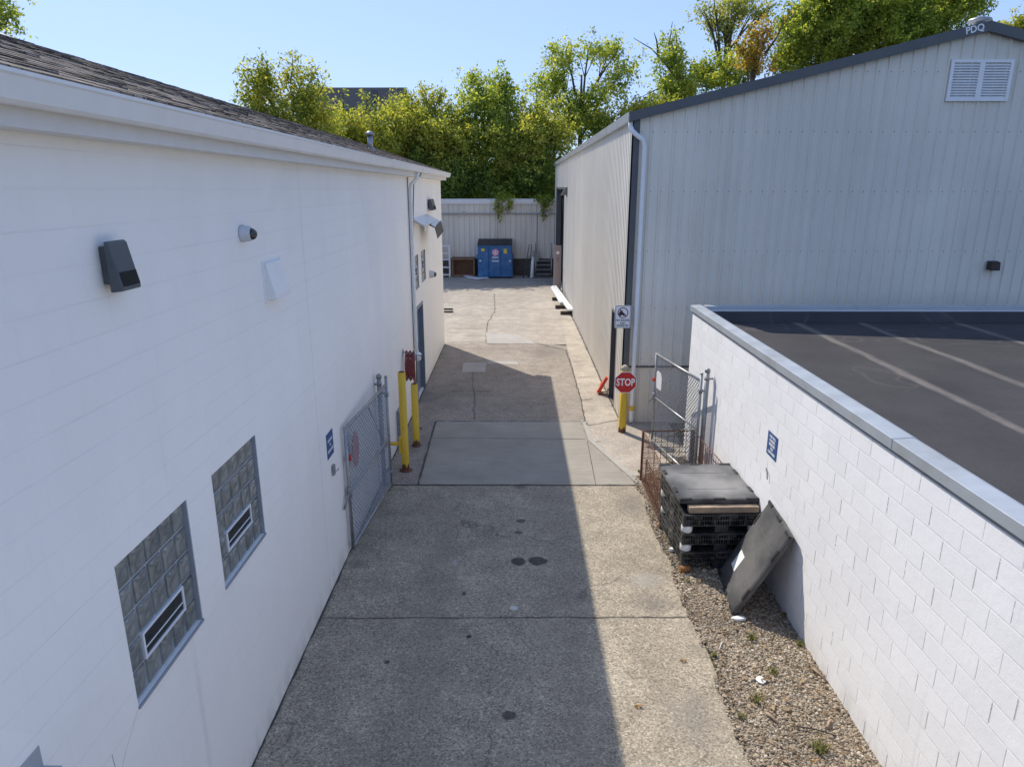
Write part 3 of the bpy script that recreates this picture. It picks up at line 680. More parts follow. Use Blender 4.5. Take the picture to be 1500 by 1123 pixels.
mb = MB(); mb.box(XL, XL+.006, 2.5, 2.8, 2.22, 2.34); mb.box(XL+.006, XL+.1, 2.5, 2.8, 2.214, 2.22); mb.build('angle_plate', 'coping', t)
mb = MB(); mb.lathe((XL+.006, 2.68, 2.28), (1, 0, 0), [(0, .022), (.004, .022), (.004, .014), (.018, .014), (.019, .008), (.03, .007)], 12); mb.build('bolt', 'galvD', t)
t = thing('utility_box', (XL, 13.24, .06), 'grey utility box low on the left wall behind the bollards', 'box')
mb = MB(); mb.box(XL, XL+.12, 13.05, 13.43, .06, .74); mb.build('case', 'galvD', t, bevel=.008)
mb = MB(); mb.box(XL+.12, XL+.128, 13.08, 13.40, .1, .7); mb.build('cover', 'galv', t)
# coiled hose on a hook
t = thing('hose_hook', (XL, 14.15, 1.72), 'small steel hook on the left wall that carries the red hose', 'hook')
mb = MB(); mb.tube([(XL, 14.15, 1.7), (XL+.22, 14.15, 1.69), (XL+.25, 14.15, 1.74)], .011, 8); mb.build('arm', 'galvD', t); mb = MB(); mb.box(XL, XL+.008, 14.1, 14.2, 1.64, 1.76); mb.build('wall_plate', 'galvD', t)
mb = MB(); pts = []
for k in range(7*24+1):
    a = 2*math.pi*k/24; l = k//24; rr = .17+.012*math.sin(l*2.1)
    pts.append((XL+.05+.026*k/24*1.0, 14.15+rr*math.sin(a), 1.4+(.29+.04*math.sin(k*.085))*math.cos(a)))
pts += [(XL+.2, 14.3, 1.2), (XL+.2, 14.26, .8), (XL+.17, 14.22, .3), (XL+.2, 14.2, .03), (XL+.35, 14.1, .015)]
mb.tube(pts, .0125, 7); tag(mb.build('garden_hose', 'hose', None, (XL+.1, 14.15, 1.2)), 'coiled dark red hose hanging on the left wall behind the yellow bollards', 'hose')

# ================================================================= gates
def chain_link(mb, o, e, w, z0, z1, s=.062, r=.0026):
    o, e = Vector(o), Vector(e).normalized(); n = e.cross(Vector((0, 0, 1))); h = z1-z0
    def wire(a, b, off):
        A = o+e*a[0]+Vector((0, 0, z0+a[1]-o.z))+n*off; Bq = o+e*b[0]+Vector((0, 0, z0+b[1]-o.z))+n*off
        mb.tube([A, Bq], r, 3, False)
    k = -h
    while k < w:
        a0 = max(0, k); a1 = min(w, k+h)
        if a1 > a0: wire((a0, a0-k), (a1, a1-k), .0025); wire((a0, h-(a0-k)), (a1, h-(a1-k)), -.0025)
        k += s
def gate(name, a, b, z0, z1, mid, label, post, extras):
    a, b = Vector((*a, 0)), Vector((*b, 0)); e = (b-a).normalized(); w = (b-a).length
    t = thing(name, (b.x, b.y, 0), label, 'gate')
    up = lambda p, z: Vector((p.x, p.y, z))
    mb = MB()
    mb.tube([up(a, z0), up(a, z1+.0)], .024); mb.tube([up(b, z0-.03), up(b, z1+.09)], .024)
    mb.tube([up(a, z1-.024), up(b, z1-.024)], .022); mb.tube([up(a, z0+.03), up(b, z0+.03)], .022); mb.tube([up(a, mid), up(b, mid)], .017)
    mb.lathe(up(b, z1+.09), (0, 0, 1), [(0, .027), (.02, .025), (.035, .01)], 10)
    mb.build('gate_frame', 'galv', t)
    mb = MB(); chain_link(mb, a+e*.02, e, w-.04, z0+.03, z1+.0, .08, .005); mb.build('wire_mesh', 'galvD', t, fix=False)
    mb = MB(); mb.tube([up(a.lerp(b, .52), z1-.1), up(a.lerp(b, .85), mid+.03)] if extras == 1 else [up(a.lerp(b, .1), z0+.1), up(a.lerp(b, .9), mid)], .008, 8); mb.build('truss_rod', 'galvD', t)
    for z in (z0+.25, z1-.2):
        n = (Vector((*post, 0))-b)
        mb = MB(); mb.tube([up(b, z), up(b, z)+n], .018, 8); mb.lathe(up(b, z-.035), (0, 0, 1), [(0, .034), (.07, .034)], 12); mb.build('hinge', 'galvD', t)
    mb = MB(); mb.lathe(up(a, mid-.06), (0, 0, 1), [(0, .036), (.05, .04), (.1, .04), (.15, .034)], 12)
    mb.tube([up(a, mid), up(a, mid)-e*.06+Vector((0, 0, -.02)), up(a, mid)-e*.2+Vector((-.02, 0, -.16))], .016, 8); mb.build('latch', 'galvD', t)
    return t, a, b, e
PL = (-2.29, 11.16)
GL, a, b, e = gate('chain_link_gate', (-2.31, 8.83), (-2.15, 11.04), .06, 1.9, .93, 'chain link gate folded open against the white left wall', PL, 1)
mb = MB(); o = a+e*.32+Vector((.03, 0, 1.36)); n = Vector((e.y, -e.x, 0))
ov = [o+e*(.14*math.cos(k*.3927))+Vector((0, 0, .26*math.sin(k*.3927)+.1)) for k in range(16)]; mb.prism(ov, n*.004); mb.build('faded_sign', 'purple', GL)
mb = MB(); mb.lathe(a+Vector((.02, .08, 1.42)), (1, 0, 0), [(0, .05), (.012, .05), (.018, .03)], 16); mb.build('reflector', 'red', GL)
def post(p, h, label, r=.036):
    t = thing('gate_post', (*p, 0), label, 'post')
    mb = MB(); mb.tube([(*p, 0), (*p, h)], r, 14); mb.build('pole', 'galv', t)
    mb = MB(); mb.lathe((*p, h), (0, 0, 1), [(-.03, r+.006), (.01, r+.006), (.03, r*.8), (.045, r*.3)], 14); mb.build('cap', 'galvD', t)
    mb = MB(); mb.lathe((*p, h-.16), (0, 0, 1), [(0, r+.006), (.04, r+.006)], 14); mb.tube([(p[0], p[1], h-.14), (XL if p[0] < 0 else 3.3, p[1], h-.14)], .016, 8); mb.build('wall_clamp', 'galvD', t)
post(PL, 1.98, 'grey steel gate post standing at the left wall beside the yellow bollards', .04)
PR = (3.2, 11.1)
GR, a, b, e = gate('chain_link_gate', (2.745, 13.03), (3.1, 11.08), .14, 1.95, 1.06, 'chain link gate standing open at the corner of the white block wall', PR, 2)
post(PR, 2.1, 'grey steel gate post standing at the white block wall behind the rusty cage', .04)
mb = MB(); o = a+e*.22+Vector((-.012, 0, 1.45)); ol = [(-.13, -.17), (.13, -.17), (.13, .08), (.08, .16), (-.05, .18), (-.13, .16)]
mb.prism([o+e*p+Vector((0, 0, q)) for p, q in ol], Vector((-e.y, e.x, 0))*-.004); mb.build('blank_sign', 'white', GR)
mb = MB(); mb.lathe(a+Vector((-.02, .0, 1.42)), (0, -1, 0), [(0, .045), (.02, .045), (.026, .02)], 14); mb.build('reflector', 'orange', GR)

# ================================================================= bollards and signs
def bollard(p, h, r, label, top='yellow'):
    t = thing('bollard', (*p, 0), label, 'bollard', 'yellow bollards')
    mb = MB(); mb.lathe((*p, 0), (0, 0, 1), [(0, r+.004), (.012, r+.002), (.03, r), (h, r), (h+.003, r-.012)], 24); mb.build('post', 'yellow', t)
    mb = MB(); mb.lathe((*p, h-.0), (0, 0, 1), [(0, r-.013), (.012, r-.02), (.02, r*.4)] if top == 'yellow' else [(0, r+.004), (.03, r+.01), (.07, r*.8), (.1, r*.35)], 20); mb.build('cap', 'concap' if top != 'yellow' else 'rust', t)
    return t
t = bollard((-2.02, 11.84), 1.87, .068, 'tall worn yellow bollard with a side arm reaching to the left wall')
mb = MB(); mb.tube([(XL+.01, 11.84, .52), (-2.05, 11.84, .52)], .035, 12); mb.lathe((XL+.002, 11.84, .52), (1, 0, 0), [(0, .08), (.012, .08)], 14); mb.build('side_arm', 'yellow', t)
mb = MB(); mb.obox((-2.12, 11.8, .34), (.04, 0, 0), (0, .08, 0), (0, 0, .3)); mb.build('arm_plate', 'yellow', t)
mb = MB(); mb.lathe((-2.02, 11.84, 0), (0, 0, 1), [(0, .12), (.012, .11), (.02, .075)], 20); mb.build('rust_collar', 'rust', t)
t = bollard((-2.0, 13.12), 1.29, .068, 'shorter yellow bollard behind the tall one, rusted at its base')
mb = MB(); mb.lathe((-2.0, 13.12, 0), (0, 0, 1), [(0, .1), (.01, .095), (.018, .075)], 20); mb.build('rust_collar', 'rust', t)
bollard((2.29, 13.96), 1.37, .08, 'yellow bollard with rounded concrete top in front of the grey building corner', 'c')
t = thing('stop_sign', (2.29, 13.87, 1.13), 'red octagonal stop sign fixed to the yellow bollard', 'sign')
def ngon(c, r, n, rot, axes, off=0):
    x, y = Vector(axes[0]), Vector(axes[1]); nn = x.cross(y); return [Vector(c)+x*r*math.cos(rot+2*math.pi*k/n)+y*r*math.sin(rot+2*math.pi*k/n)+nn*off for k in range(n)]
c = (2.305, 13.868, 1.12); k8 = math.pi/8
mb = MB(); mb.prism(ngon(c, .248, 8, k8, FACE_S), (0, -.003, 0)); mb.build('border', 'white', t)
mb = MB(); mb.prism(ngon(c, .232, 8, k8, FACE_S, .003), (0, -.0015, 0)); mb.build('sign_face', 'red', t)
text('STOP', .215, 'white', frame((2.305, 13.868-.0062, 1.118), *FACE_S), 'lettering', t, .006, .0006, sx=.74, spacing=1.02)
mb = MB(); mb.box(2.24, 2.37, 13.869, 13.885, .98, 1.26); mb.build('bracket', 'galvD', t)
t = thing('idling_sign', (2.28, 14.55, 2.4), 'white no idling sign with maroon prohibition symbol at the grey building corner', 'sign')
c = Vector((2.285, 14.5, 2.39)); w, h = .34, .49
def rrect(c, w, h, r, axes, off):
    x, y = Vector(axes[0]), Vector(axes[1]); nn = x.cross(y); P = []
    for sx, sy, a0 in ((1, 1, 0), (-1, 1, 90), (-1, -1, 180), (1, -1, 270)):
        for k in range(5):
            a = R(a0+k*22.5); P.append(Vector(c)+x*(sx*(w/2-r)+r*math.cos(a))+y*(sy*(h/2-r)+r*math.sin(a))+nn*off)
    return P
mb = MB(); mb.prism(rrect(c, w, h, .03, FACE_S, 0), (0, -.003, 0)); mb.build('sign_plate', 'white', t)
mb = MB(); P1 = rrect(c, w-.02, h-.02, .025, FACE_S, .0045); P2 = rrect(c, w-.036, h-.036, .02, FACE_S, .0045)
for i in range(20): mb.quad(P1[i], P1[(i+1) % 20], P2[(i+1) % 20], P2[i])
mb.build('border', 'black', t, fix=False)
cc = c+Vector((0, 0, .085)); mb = MB(); A = ngon(cc, .113, 36, 0, FACE_S, .0048); Bq = ngon(cc, .095, 36, 0, FACE_S, .0048)
for i in range(36): mb.quad(A[i], A[(i+1) % 36], Bq[(i+1) % 36], Bq[i])
mb.obox(cc+Vector((-.075, -.0052, .065)), (.15, 0, -.15), (.013, 0, .013), (0, -.0005, 0)); mb.build('prohibition_ring', 'maroon', t, fix=False)
mb = MB()
tr = [(-.092, -.02), (-.07, .03), (-.045, .05), (-.01, .05), (-.005, .0), (.05, -.035), (.045, -.05), (-.06, -.05), (-.085, -.045)]
mb.prism([cc+Vector((x, -.0056, z)) for x, z in tr], (0, -.0004, 0))
for x in (-.05, .025): mb.prism(ngon(cc+Vector((x, -.006, -.05)), .02, 12, 0, FACE_S), (0, -.0004, 0))
mb.build('truck_symbol', 'black', t)
for body, s, dz in (('NO IDLING', .062, -.075), ('TURN', .045, -.14), ('ENGINE OFF', .048, -.19)):
    text(body, s, 'black', frame(c+Vector((0, -.005, dz)), *FACE_S), 'lettering', t, .0015, .0005, sx=.92)
mb = MB(); mb.box(2.34, 2.4, 14.5, 14.6, 2.2, 2.58); mb.build('bracket', 'galvD', t)
t = thing('folding_stand', (2.24, 16.6, 0), 'orange red folding stand leaning by the brown side door of the grey building', 'stand')
mb = MB(); mb.prism([(2.06, 16.75, .05), (2.14, 16.75, .02), (2.31, 16.55, .46), (2.25, 16.55, .5)], (.02, .14, .0)); mb.build('panel', 'orange', t)
mb = MB(); mb.prism([(2.10, 16.95, .0), (2.13, 16.95, .0), (2.24, 16.75, .22), (2.16, 16.78, .28)], (.015, .1, .0)); mb.build('panel', 'orange', t)
mb = MB(); mb.tube([(2.1, 16.7, .02), (2.32, 16.7, .02), (2.32, 16.55, .2)], .014, 6); mb.build('foot', 'black', t); mb = MB(); mb.tube([(2.1, 16.9, .02), (2.32, 16.9, .02)], .014, 6); mb.build('foot', 'black', t)

# ================================================================= grey metal building on the right
XG, YG = 2.36, 14.63
B2 = thing('metal_building', (XG, YG, 0), 'large grey ribbed metal building with gable end and tan base on the right side', 'building')
APX, EZ = 9.02, 6.34
SL = (7.93-EZ)/(APX-XG)
def gz(x): return EZ+SL*(APX-XG-abs(x-APX))
def ribs(mb, fpt, s0, s1, zb, zt, pitch=.2286, h=.022, start=0., holes=()):
    """ribbed sheet; fpt(s, depth, z) -> point; zb/zt functions of s; holes (sa, sb, ztop) leave a door opening from the bottom"""
    ss = []
    s = s0
    while s < s1-1e-6:
        for ds, d in ((0, 0), (.085, 0), (.102, h), (.127, h), (.144, 0)):
            if s+ds < s1: ss.append((s+ds, d))
        s += pitch
    ss.append((s1, 0))
    for ha in holes: ss += [(ha[0], 0), (ha[1], 0)]
    ss.sort()
    for (a, da), (b, db) in zip(ss, ss[1:]):
        if b-a < 1e-6: continue
        za, zb2 = zb(a), zb(b)
        hh = next((q for q in holes if a >= q[0]-1e-6 and b <= q[1]+1e-6), None)
        if hh:
            za = zb2 = max(za, hh[2])
            if za >= zt(a)-1e-4: continue
        mb.quad(fpt(a, da, za), fpt(b, db, zb2), fpt(b, db, zt(b)), fpt(a, da, zt(a)))
WZ = 1.27
fr = lambda s, d, z: (s, YG-d, z)
mb = MB(); ribs(mb, fr, XG, 16., lambda s: WZ, lambda s: gz(s)+.02, h=.028)
mb.cur = 1
x = XG+.165
while x < 15.9:
    for z in (1.45, 2.55, 3.75, 4.95, 6.1, 7.2):
        if z < gz(x)-.15: mb.box(x-.007, x+.007, YG-.008, YG, z-.007, z+.007)
    x += .2286
mb.build('front_siding', ['siding', 'screw'], B2, fix=False)
mb = MB(); ribs(mb, fr, XG, 16., lambda s: -.05, lambda s: WZ); mb.build('front_base', 'wains', B2, fix=False)
sd = lambda s, d, z: (XG-d, s, z)
hs = [(15.72, 16.55, 2.2), (34.3, 40.6, 4.98)]
mb = MB(); ribs(mb, sd, YG, 42.6, lambda s: WZ, lambda s: EZ+.02, h=.014, holes=hs); mb.build('side_siding', 'siding', B2, fix=False)
mb = MB(); ribs(mb, sd, YG, 15.72, lambda s: -.05, lambda s: WZ, h=.014); mb.build('side_base', 'wains', B2, fix=False)
mb = MB(); ribs(mb, sd, 16.55, 34.3, lambda s: -.05, lambda s: WZ, h=.014); mb.build('side_base', 'wains', B2, fix=False)
mb = MB(); ribs(mb, sd, 40.6, 42.6, lambda s: -.05, lambda s: WZ, h=.014); mb.build('side_base', 'wains', B2, fix=False)
mb = MB(); mb.box(XG+.02, 16, YG-.03, YG+.0, WZ-.02, WZ+.02); mb.build('base_flashing', 'trimD', B2)
mb = MB(); mb.box(XG-.03, XG+.12, YG-.034, YG-.004, .05, EZ+.05); mb.box(XG-.034, XG-.004, YG-.034, YG+.02, .05, EZ+.05); mb.build('corner_trim', 'trimD', B2)
mb = MB(); mb.box(16, 16.1, YG, 42.6, 0, 6.3); mb.box(XG+.02, 16, 42.5, 42.6, 0, 6.3); mb.build('rear_wall', 'siding', B2)
mb = MB()
for sg in (-1, 1):
    xe = APX+sg*(APX-XG+.1)
    mb.prism([(APX, YG-.1, 8.06), (xe, YG-.1, gz(xe)+.13), (xe, YG-.1, gz(xe)+.09), (APX, YG-.1, 8.02)], (0, 28.2, 0))
rf = mb.build('roof', 'roofmetal', B2)
mb = MB()
for sg in (-1, 1):
    xe = APX+sg*(APX-XG+.12); z = gz(xe)
    mb.prism([(APX, YG-.14, 8.075), (xe, YG-.14, z+.145), (xe, YG-.14, z-.035), (APX, YG-.14, 7.895)], (0, .1, 0))
rk = mb.build('rake_trim', 'trimD', B2)
text('PDQ', .17, 'white', frame((8.74, YG-.141, 7.925), (1, 0, SL), (-SL, 0, 1)), 'lettering', rk, .004, .0008)
mb = MB(); mb.lathe((9.1, YG+.35, 8.0), (0, 0, 1), [(0, .12), (.14, .12), (.15, .22), (.2, .2), (.25, .05)], 18); mb.build('roof_vent', 'galv', rf)
mb = MB(); z = EZ+.02   # eave gutter along the alley
gp = [(XG-.01, z+.1), (XG-.01, z-.06), (XG-.1, z-.06), (XG-.135, z+.1), (XG-.12, z+.1), (XG-.09, z-.045), (XG-.025, z-.045), (XG-.025, z+.1)]
mb.prism([(x, YG-.12, q) for x, q in gp], (0, 28.1, 0)); mb.prism([(XG-.01, YG-.125, z+.1), (XG-.01, YG-.125, z-.06), (XG-.1, YG-.125, z-.06), (XG-.135, YG-.125, z+.1)], (0, .004, 0)); mb.build('gutter', 'coping', B2)
mb = MB(); mb.tube([(XG-.07, YG-.02, z-.05), (XG-.07, YG-.03, z-.16), (XG-.04, YG-.09, z-.25), (XG+.06, YG-.1, z-.34), (XG+.18, YG-.1, z-.42), (XG+.215, YG-.095, z-.55), (XG+.215, YG-.09, .12), (XG+.215, YG-.12, .02)], .047, 12)
ds = mb.build('downspout', 'trimW', B2)
mb = MB(); mb.lathe((XG+.22, YG-.09, .3), (0, 0, 1), [(0, .062), (.1, .062)], 14); mb.build('yellow_band', 'yellow', ds)
mb = MB(); mb.box(XG+.12, XG+.18, 15.74, 16.53, .0, 2.18); dr = mb.build('door', 'doorbrown', B2)
mb = MB(); mb.box(XG-.02, XG+.2, 15.68, 15.74, 0, 2.2); mb.box(XG-.02, XG+.2, 16.53, 16.59, 0, 2.2); mb.box(XG-.02, XG+.1, 15.74, 16.53, 2.18, 2.24); mb.build('door_frame', 'trimD', dr)
mb = MB(); mb.lathe((XG+.12, 15.84, 1.0), (-1, 0, 0), [(0, .03), (.03, .014), (.05, .014), (.06, .034), (.09, .03)], 12); mb.build('handle', 'galv', dr)
mb = MB(); mb.lathe((XG+.12, 15.84, 1.22), (-1, 0, 0), [(0, .03), (.02, .03)], 12); mb.build('lock', 'galv', dr)
mb = MB(); mb.box(XG+.25, XG+.3, 34.3, 40.6, 0, 4.98); bd = mb.build('overhead_door', 'darkhole', B2)
mb = MB(); mb.box(XG-.03, XG+.3, 34.2, 34.3, 0, 5.05); mb.box(XG-.03, XG+.3, 40.6, 40.7, 0, 5.05); mb.box(XG-.04, XG+.06, 34.3, 40.6, 4.98, 5.08); mb.build('door_frame', 'trimD', bd)
# double gable louvre
mb = MB(); x0, x1, z0, z1 = 8.45, 9.66, 6.66, 7.41; Y = YG-.03
xm = (x0+x1)/2
for q in ((x0, x1, z1-.055, z1), (x0, x1, z0, z0+.055), (x0, x0+.06, z0+.055, z1-.055), (x1-.06, x1, z0+.055, z1-.055), (xm-.05, xm+.05, z0+.055, z1-.055)): mb.box(q[0], q[1], Y-.03, Y+.02, q[2], q[3])
lv = mb.build('louvre', 'trimW', B2)
mb = MB()
for a, b in ((x0+.06, xm-.05), (xm+.05, x1-.06)):
    for k in range(13):
        z = z0+.06+k*.0485; mb.obox((a, Y-.024, z), (b-a, 0, 0), (0, .035, .042), (0, .003, -.004))
mb.build('blades', 'trimW', lv)
mb = MB(); mb.box(x0+.05, x1-.05, Y+.021, Y+.026, z0+.05, z1-.05); mb.build('backing', 'mortar', lv)
t = thing('wall_lamp', (9.95, YG-.03, 3.36), 'small dark box lamp low on the grey gable wall above the flat roof', 'wall lamp')
mb = MB(); mb.box(9.86, 10.05, YG-.06, YG-.022, 3.38, 3.56); mb.build('back_box', 'lampD', t); mb = MB(); mb.prism([(9.86, YG-.06, 3.56), (9.86, YG-.17, 3.54), (9.86, YG-.19, 3.37), (9.86, YG-.06, 3.4)], (.19, 0, 0)); mb.build('housing', 'woodD', t, bevel=.006)
t = thing('wall_lamp', (XG, 32.5, 4.75), 'small dark wedge lamp on the grey building side wall near its large door', 'wall lamp')
mb = MB(); mb.prism([(XG-.02, 32.3, 4.75), (XG-.3, 32.3, 4.72), (XG-.1, 32.3, 5.08), (XG-.02, 32.3, 5.08)], (0, .4, 0)); mb.build('housing', 'lampD', t, bevel=.01); mb = MB(); mb.box(XG-.045, XG-.022, 32.35, 32.65, 4.66, 4.76); mb.build('back_box', 'lampD', t)

# ================================================================= low white block building, lower right
XR = 3.3
B3 = thing('block_building', (XR, 12.7, 0), 'low white block building with flat dark roof and metal coping at right', 'building')
mb = MB(); RT = 2.86
mb.quad((XR, -6, -.05), (XR, 12.7, -.05), (XR, 12.7, RT), (XR, -6, RT)); mb.quad((XR, 12.7, -.05), (17, 12.7, -.05), (17, 12.7, RT), (XR, 12.7, RT))
mb.quad((17, -6, 0), (17, 12.7, 0), (17, 12.7, RT), (17, -6, RT)); mb.quad((XR, -6, 0), (17, -6, 0), (17, -6, RT), (XR, -6, RT))
mb.quad((XR+.2, -6, 2.5), (XR+.2, 12.5, 2.5), (XR+.2, 12.5, RT), (XR+.2, -6, RT)); mb.quad((XR+.2, 12.585, 2.5), (17, 12.585, 2.5), (17, 12.585, RT), (XR+.2, 12.585, RT))
mb.build('wall', 'wallR', B3, fix=False)
mb = MB(); mb.quad((XR+.2, -6, 2.66), (17, -6, 2.66), (17, 12.58, 2.66), (XR+.2, 12.58, 2.66)); mb.add([(XR+.205, -6, 2.665), (XR+.205, 12.495, 2.665), (XR+.2, 12.5, 2.84), (XR+.2, -6, 2.84)], [(0, 1, 2, 3)])
mb.add([(XR+.29, 12.40, 2.664), (17, 12.40, 2.664), (17, 12.57, 2.84), (XR+.21, 12.57, 2.84)], [(0, 1, 2, 3)]); mb.build('flat_roof', 'membrane', B3, fix=False)
mb = MB(); ys = [-6, -.4, 2.65, 5.62, 9.2, 12.76]
for i, (a, b) in enumerate(zip(ys, ys[1:])):
    o = .003*(i % 2); mb.prism([(XR-.035-o, a, 2.825), (XR-.04-o, a, 2.925+o), (XR+.14, a, 2.935+o), (XR+.19, a, 2.915+o), (XR+.205, a, 2.80)], (0, b-a-.004, 0))
xs = [XR+.207, 6.3, 9.4, 12.5, 17]
for i, (a, b) in enumerate(zip(xs, xs[1:])):
    o = .002*(i % 2); mb.prism([(a, 12.76+o, 2.80), (a, 12.765+o, 2.928+o), (a, 12.6, 2.928+o), (a, 12.59, 2.80)], (b-a-.004, 0, 0))
mb.build('coping', 'coping', B3, bevel=.004)
mb = MB(); mb.box(XR-.012, XR-.001, -6, 12.72, 2.79, 2.825); mb.build('coping_cleat', 'galvD', B3)
wall_sign('wall_sign', (XR, 8.31, 1.835), .34, .31, FACE_W, [('THIS WALL', .044, .105, .95), ('PARKING', .044, .052, 1.), ('RESERVED', .044, 0, 1.), ('FOR', .044, -.052, 1.), ('CUSTOMERS', .044, -.105, .95)], 'blue sign with white lettering on the white block wall at right')
mb = MB(); mb.tube([(XR, 8.43, 1.475), (XR-.02, 8.38, 1.475), (XR-.024, 8.33, 1.465), (XR-.024, 8.31, 1.4), (XR-.02, 8.31, 1.37)], .007, 6)
tag(mb.build('pipe_hook', 'wire', None, (XR, 8.38, 1.4)), 'small dark bent rod sticking out of the white wall under its blue sign', 'hook')

# ================================================================= cage, pallets, lids
t = thing('wire_cage', (2.75, 10.6, 0), 'rusty wire mesh cage standing open between the pallets and the gate', 'cage')
def mesh_panel(mb, a, b, h, sx=.07, sz=.06, r=.0042, z0=.03):
    a, b = Vector(a), Vector(b); w = (b-a).length; e = (b-a).normalized(); U = Vector((0, 0, 1))
    n = int(w/sx)
    for i in range(n+1): mb.tube([a+e*(w*i/n)+U*z0, a+e*(w*i/n)+U*(z0+h)], r if i not in (0, n) else r*2.6, 4, True)
    n = int(h/sz)
    for i in range(n+1): mb.tube([a+U*(z0+h*i/n), b+U*(z0+h*i/n)], r if i not in (0, n) else r*2.6, 4, True)
mb = MB(); mesh_panel(mb, (2.24, 9.72, 0), (2.24, 11.35, 0), .92, .1, .05, .0036); mb.build('mesh_panel', 'rust', t, fix=False)
mb = MB(); mesh_panel(mb, (2.29, 9.8, 0), (2.29, 11.2, 0), .45, .12, .06, .0045); mb.build('folded_panel', 'rust', t, fix=False)
mb = MB(); mesh_panel(mb, (2.24, 11.38, 0), (3.12, 11.42, 0), .9, .1, .1, .0042); mb.build('mesh_panel', 'rust', t, fix=False)
mb = MB(); mesh_panel(mb, (3.13, 11.35, 0), (3.2, 9.9, 0), .9, .1, .06, .0042); mb.build('mesh_panel', 'rust', t, fix=False)
mb = MB(); mb.box(3.08, 3.15, 11.36, 11.41, 0, .95); mb.build('corner_post', 'rust', t)
mb = MB(); mb.box(2.22, 2.255, 11.35, 11.385, 0, .96); mb.build('corner_post', 'rust', t)

def pallet(z, loc, rot, label):
    t = thing('plastic_pallet', (0, 0, 0), label, 'pallet', 'stacked black pallets')
    W, D, H = 1.06, 1.28, .165
    mb = MB(); mb.box(-W/2+.03, W/2-.03, -D/2+.03, D/2-.03, H-.03, H-.01)
    for i in range(9): x = -W/2+.05+i*(W-.1)/8; mb.box(x-.02, x+.02, -D/2+.032, D/2-.032, H-.045, H-.031)
    mb.build('deck', 'plastic', t)
    mb = MB()
    for (ax, n, L, f) in ((0, 30, W, -1), (0, 30, W, 1), (1, 34, D, -1), (1, 34, D, 1)):
        o = D/2 if ax == 0 else W/2
        def bx(a, b, z0, z1, th):
            lo, hi = sorted((f*o, f*(o-th)))
            mb.box(a, b, lo, hi, z0, z1) if ax == 0 else mb.box(lo, hi, a, b, z0, z1)
        e = .0 if ax == 0 else .031
        bx(-L/2+e, L/2-e, 0, .018, .03); bx(-L/2+e, L/2-e, .075, .09, .026); bx(-L/2+e, L/2-e, H-.02, H, .03)
        for i in range(n+1):
            x = -L/2+.012+e+(L-.024-2*e)*i/n; wd = .004 if i % 6 else .016
            if i in (0, n): wd = .02
            bx(max(-L/2+e, x-wd), min(L/2-e, x+wd), .018, .075, .024); bx(max(-L/2+e, x-wd), min(L/2-e, x+wd), .09, H-.02, .024)
        for i in range(4):
            x = -L/2+L*(.16+.22*i); bx(x, x+.09, H-.06, H-.021, .022)
    mb.build('rim', 'plastic', t, fix=False)
    for a, b, c, e in ((-.09, .09, -D/2+.01, -D/2+.12), (-.09, .09, -.05, .09), (-.09, .09, D/2-.12, D/2-.01), (-W/2+.03, -W/2+.13, -.06, .06), (W/2-.13, W/2-.03, -.06, .06)):
        mb = MB(); mb.box(a, b, c, e, -.095, 0); mb.build('centre_foot', 'plastic', t)
    for x in (-W/2+.075, W/2-.075):
        for y in (-D/2+.075, D/2-.075):
            mb = MB(); mb.lathe((x, y, -.1), (0, 0, 1), [(0, .07), (.006, .075), (.094, .075), (.1, .07)], 18); mb.build('corner_foot', 'plastW' if z > .3 else 'plastic', t)
    t.location = (loc[0], loc[1], z); t.rotation_euler = (0, 0, rot); return t
for z, dx, dy, rz, lab in ((.115, 2.755, 9.01, .04, 'black plastic pallet at the bottom of the stack on the gravel'), (.385, 2.76, 9.02, .025, 'black plastic pallet in the middle of the stack'),
                           (.655, 2.755, 9.03, .035, 'black plastic pallet at the top of the stack under the plank and lid')):
    pallet(z, (dx, dy), rz, lab)
for i, (x, y) in enumerate(((2.3, 8.315), (2.28, 9.6), (3.2, 8.45), (3.2, 9.6), (2.75, 9.0))):
    mb = MB(); mb.tube([(x-.07, y, .052), (x+.07, y+.01, .052)], .048, 12)
    if i == 0: tag(mb.build('timber_block', 'woodO', None, (x, y, 0)), 'short orange brown round timber under the near left corner of the pallet stack', 'timber')
    else: tag(mb.build('timber_block', 'woodO', None, (x, y, 0)), 'round timber block hidden under the bottom pallet', 'timber', 'timbers under the pallets')
mb = MB(); mb.obox((2.33, 8.42, .825), (.94, .03, 0), (-.003, .1, 0), (0, 0, .085)); tag(mb.build('wood_plank', 'wood', None, (2.33, 8.42, .825), bevel=.004), 'weathered wooden beam lying under the front edge of the flat black lid', 'plank')
mb = MB(); mb.obox((2.3, 9.4, .825), (.94, .03, 0), (-.003, .1, 0), (0, 0, .085)); tag(mb.build('wood_plank', 'wood', None, (2.3, 9.4, .825), bevel=.004), 'wooden beam lying under the rear edge of the flat black lid', 'plank')
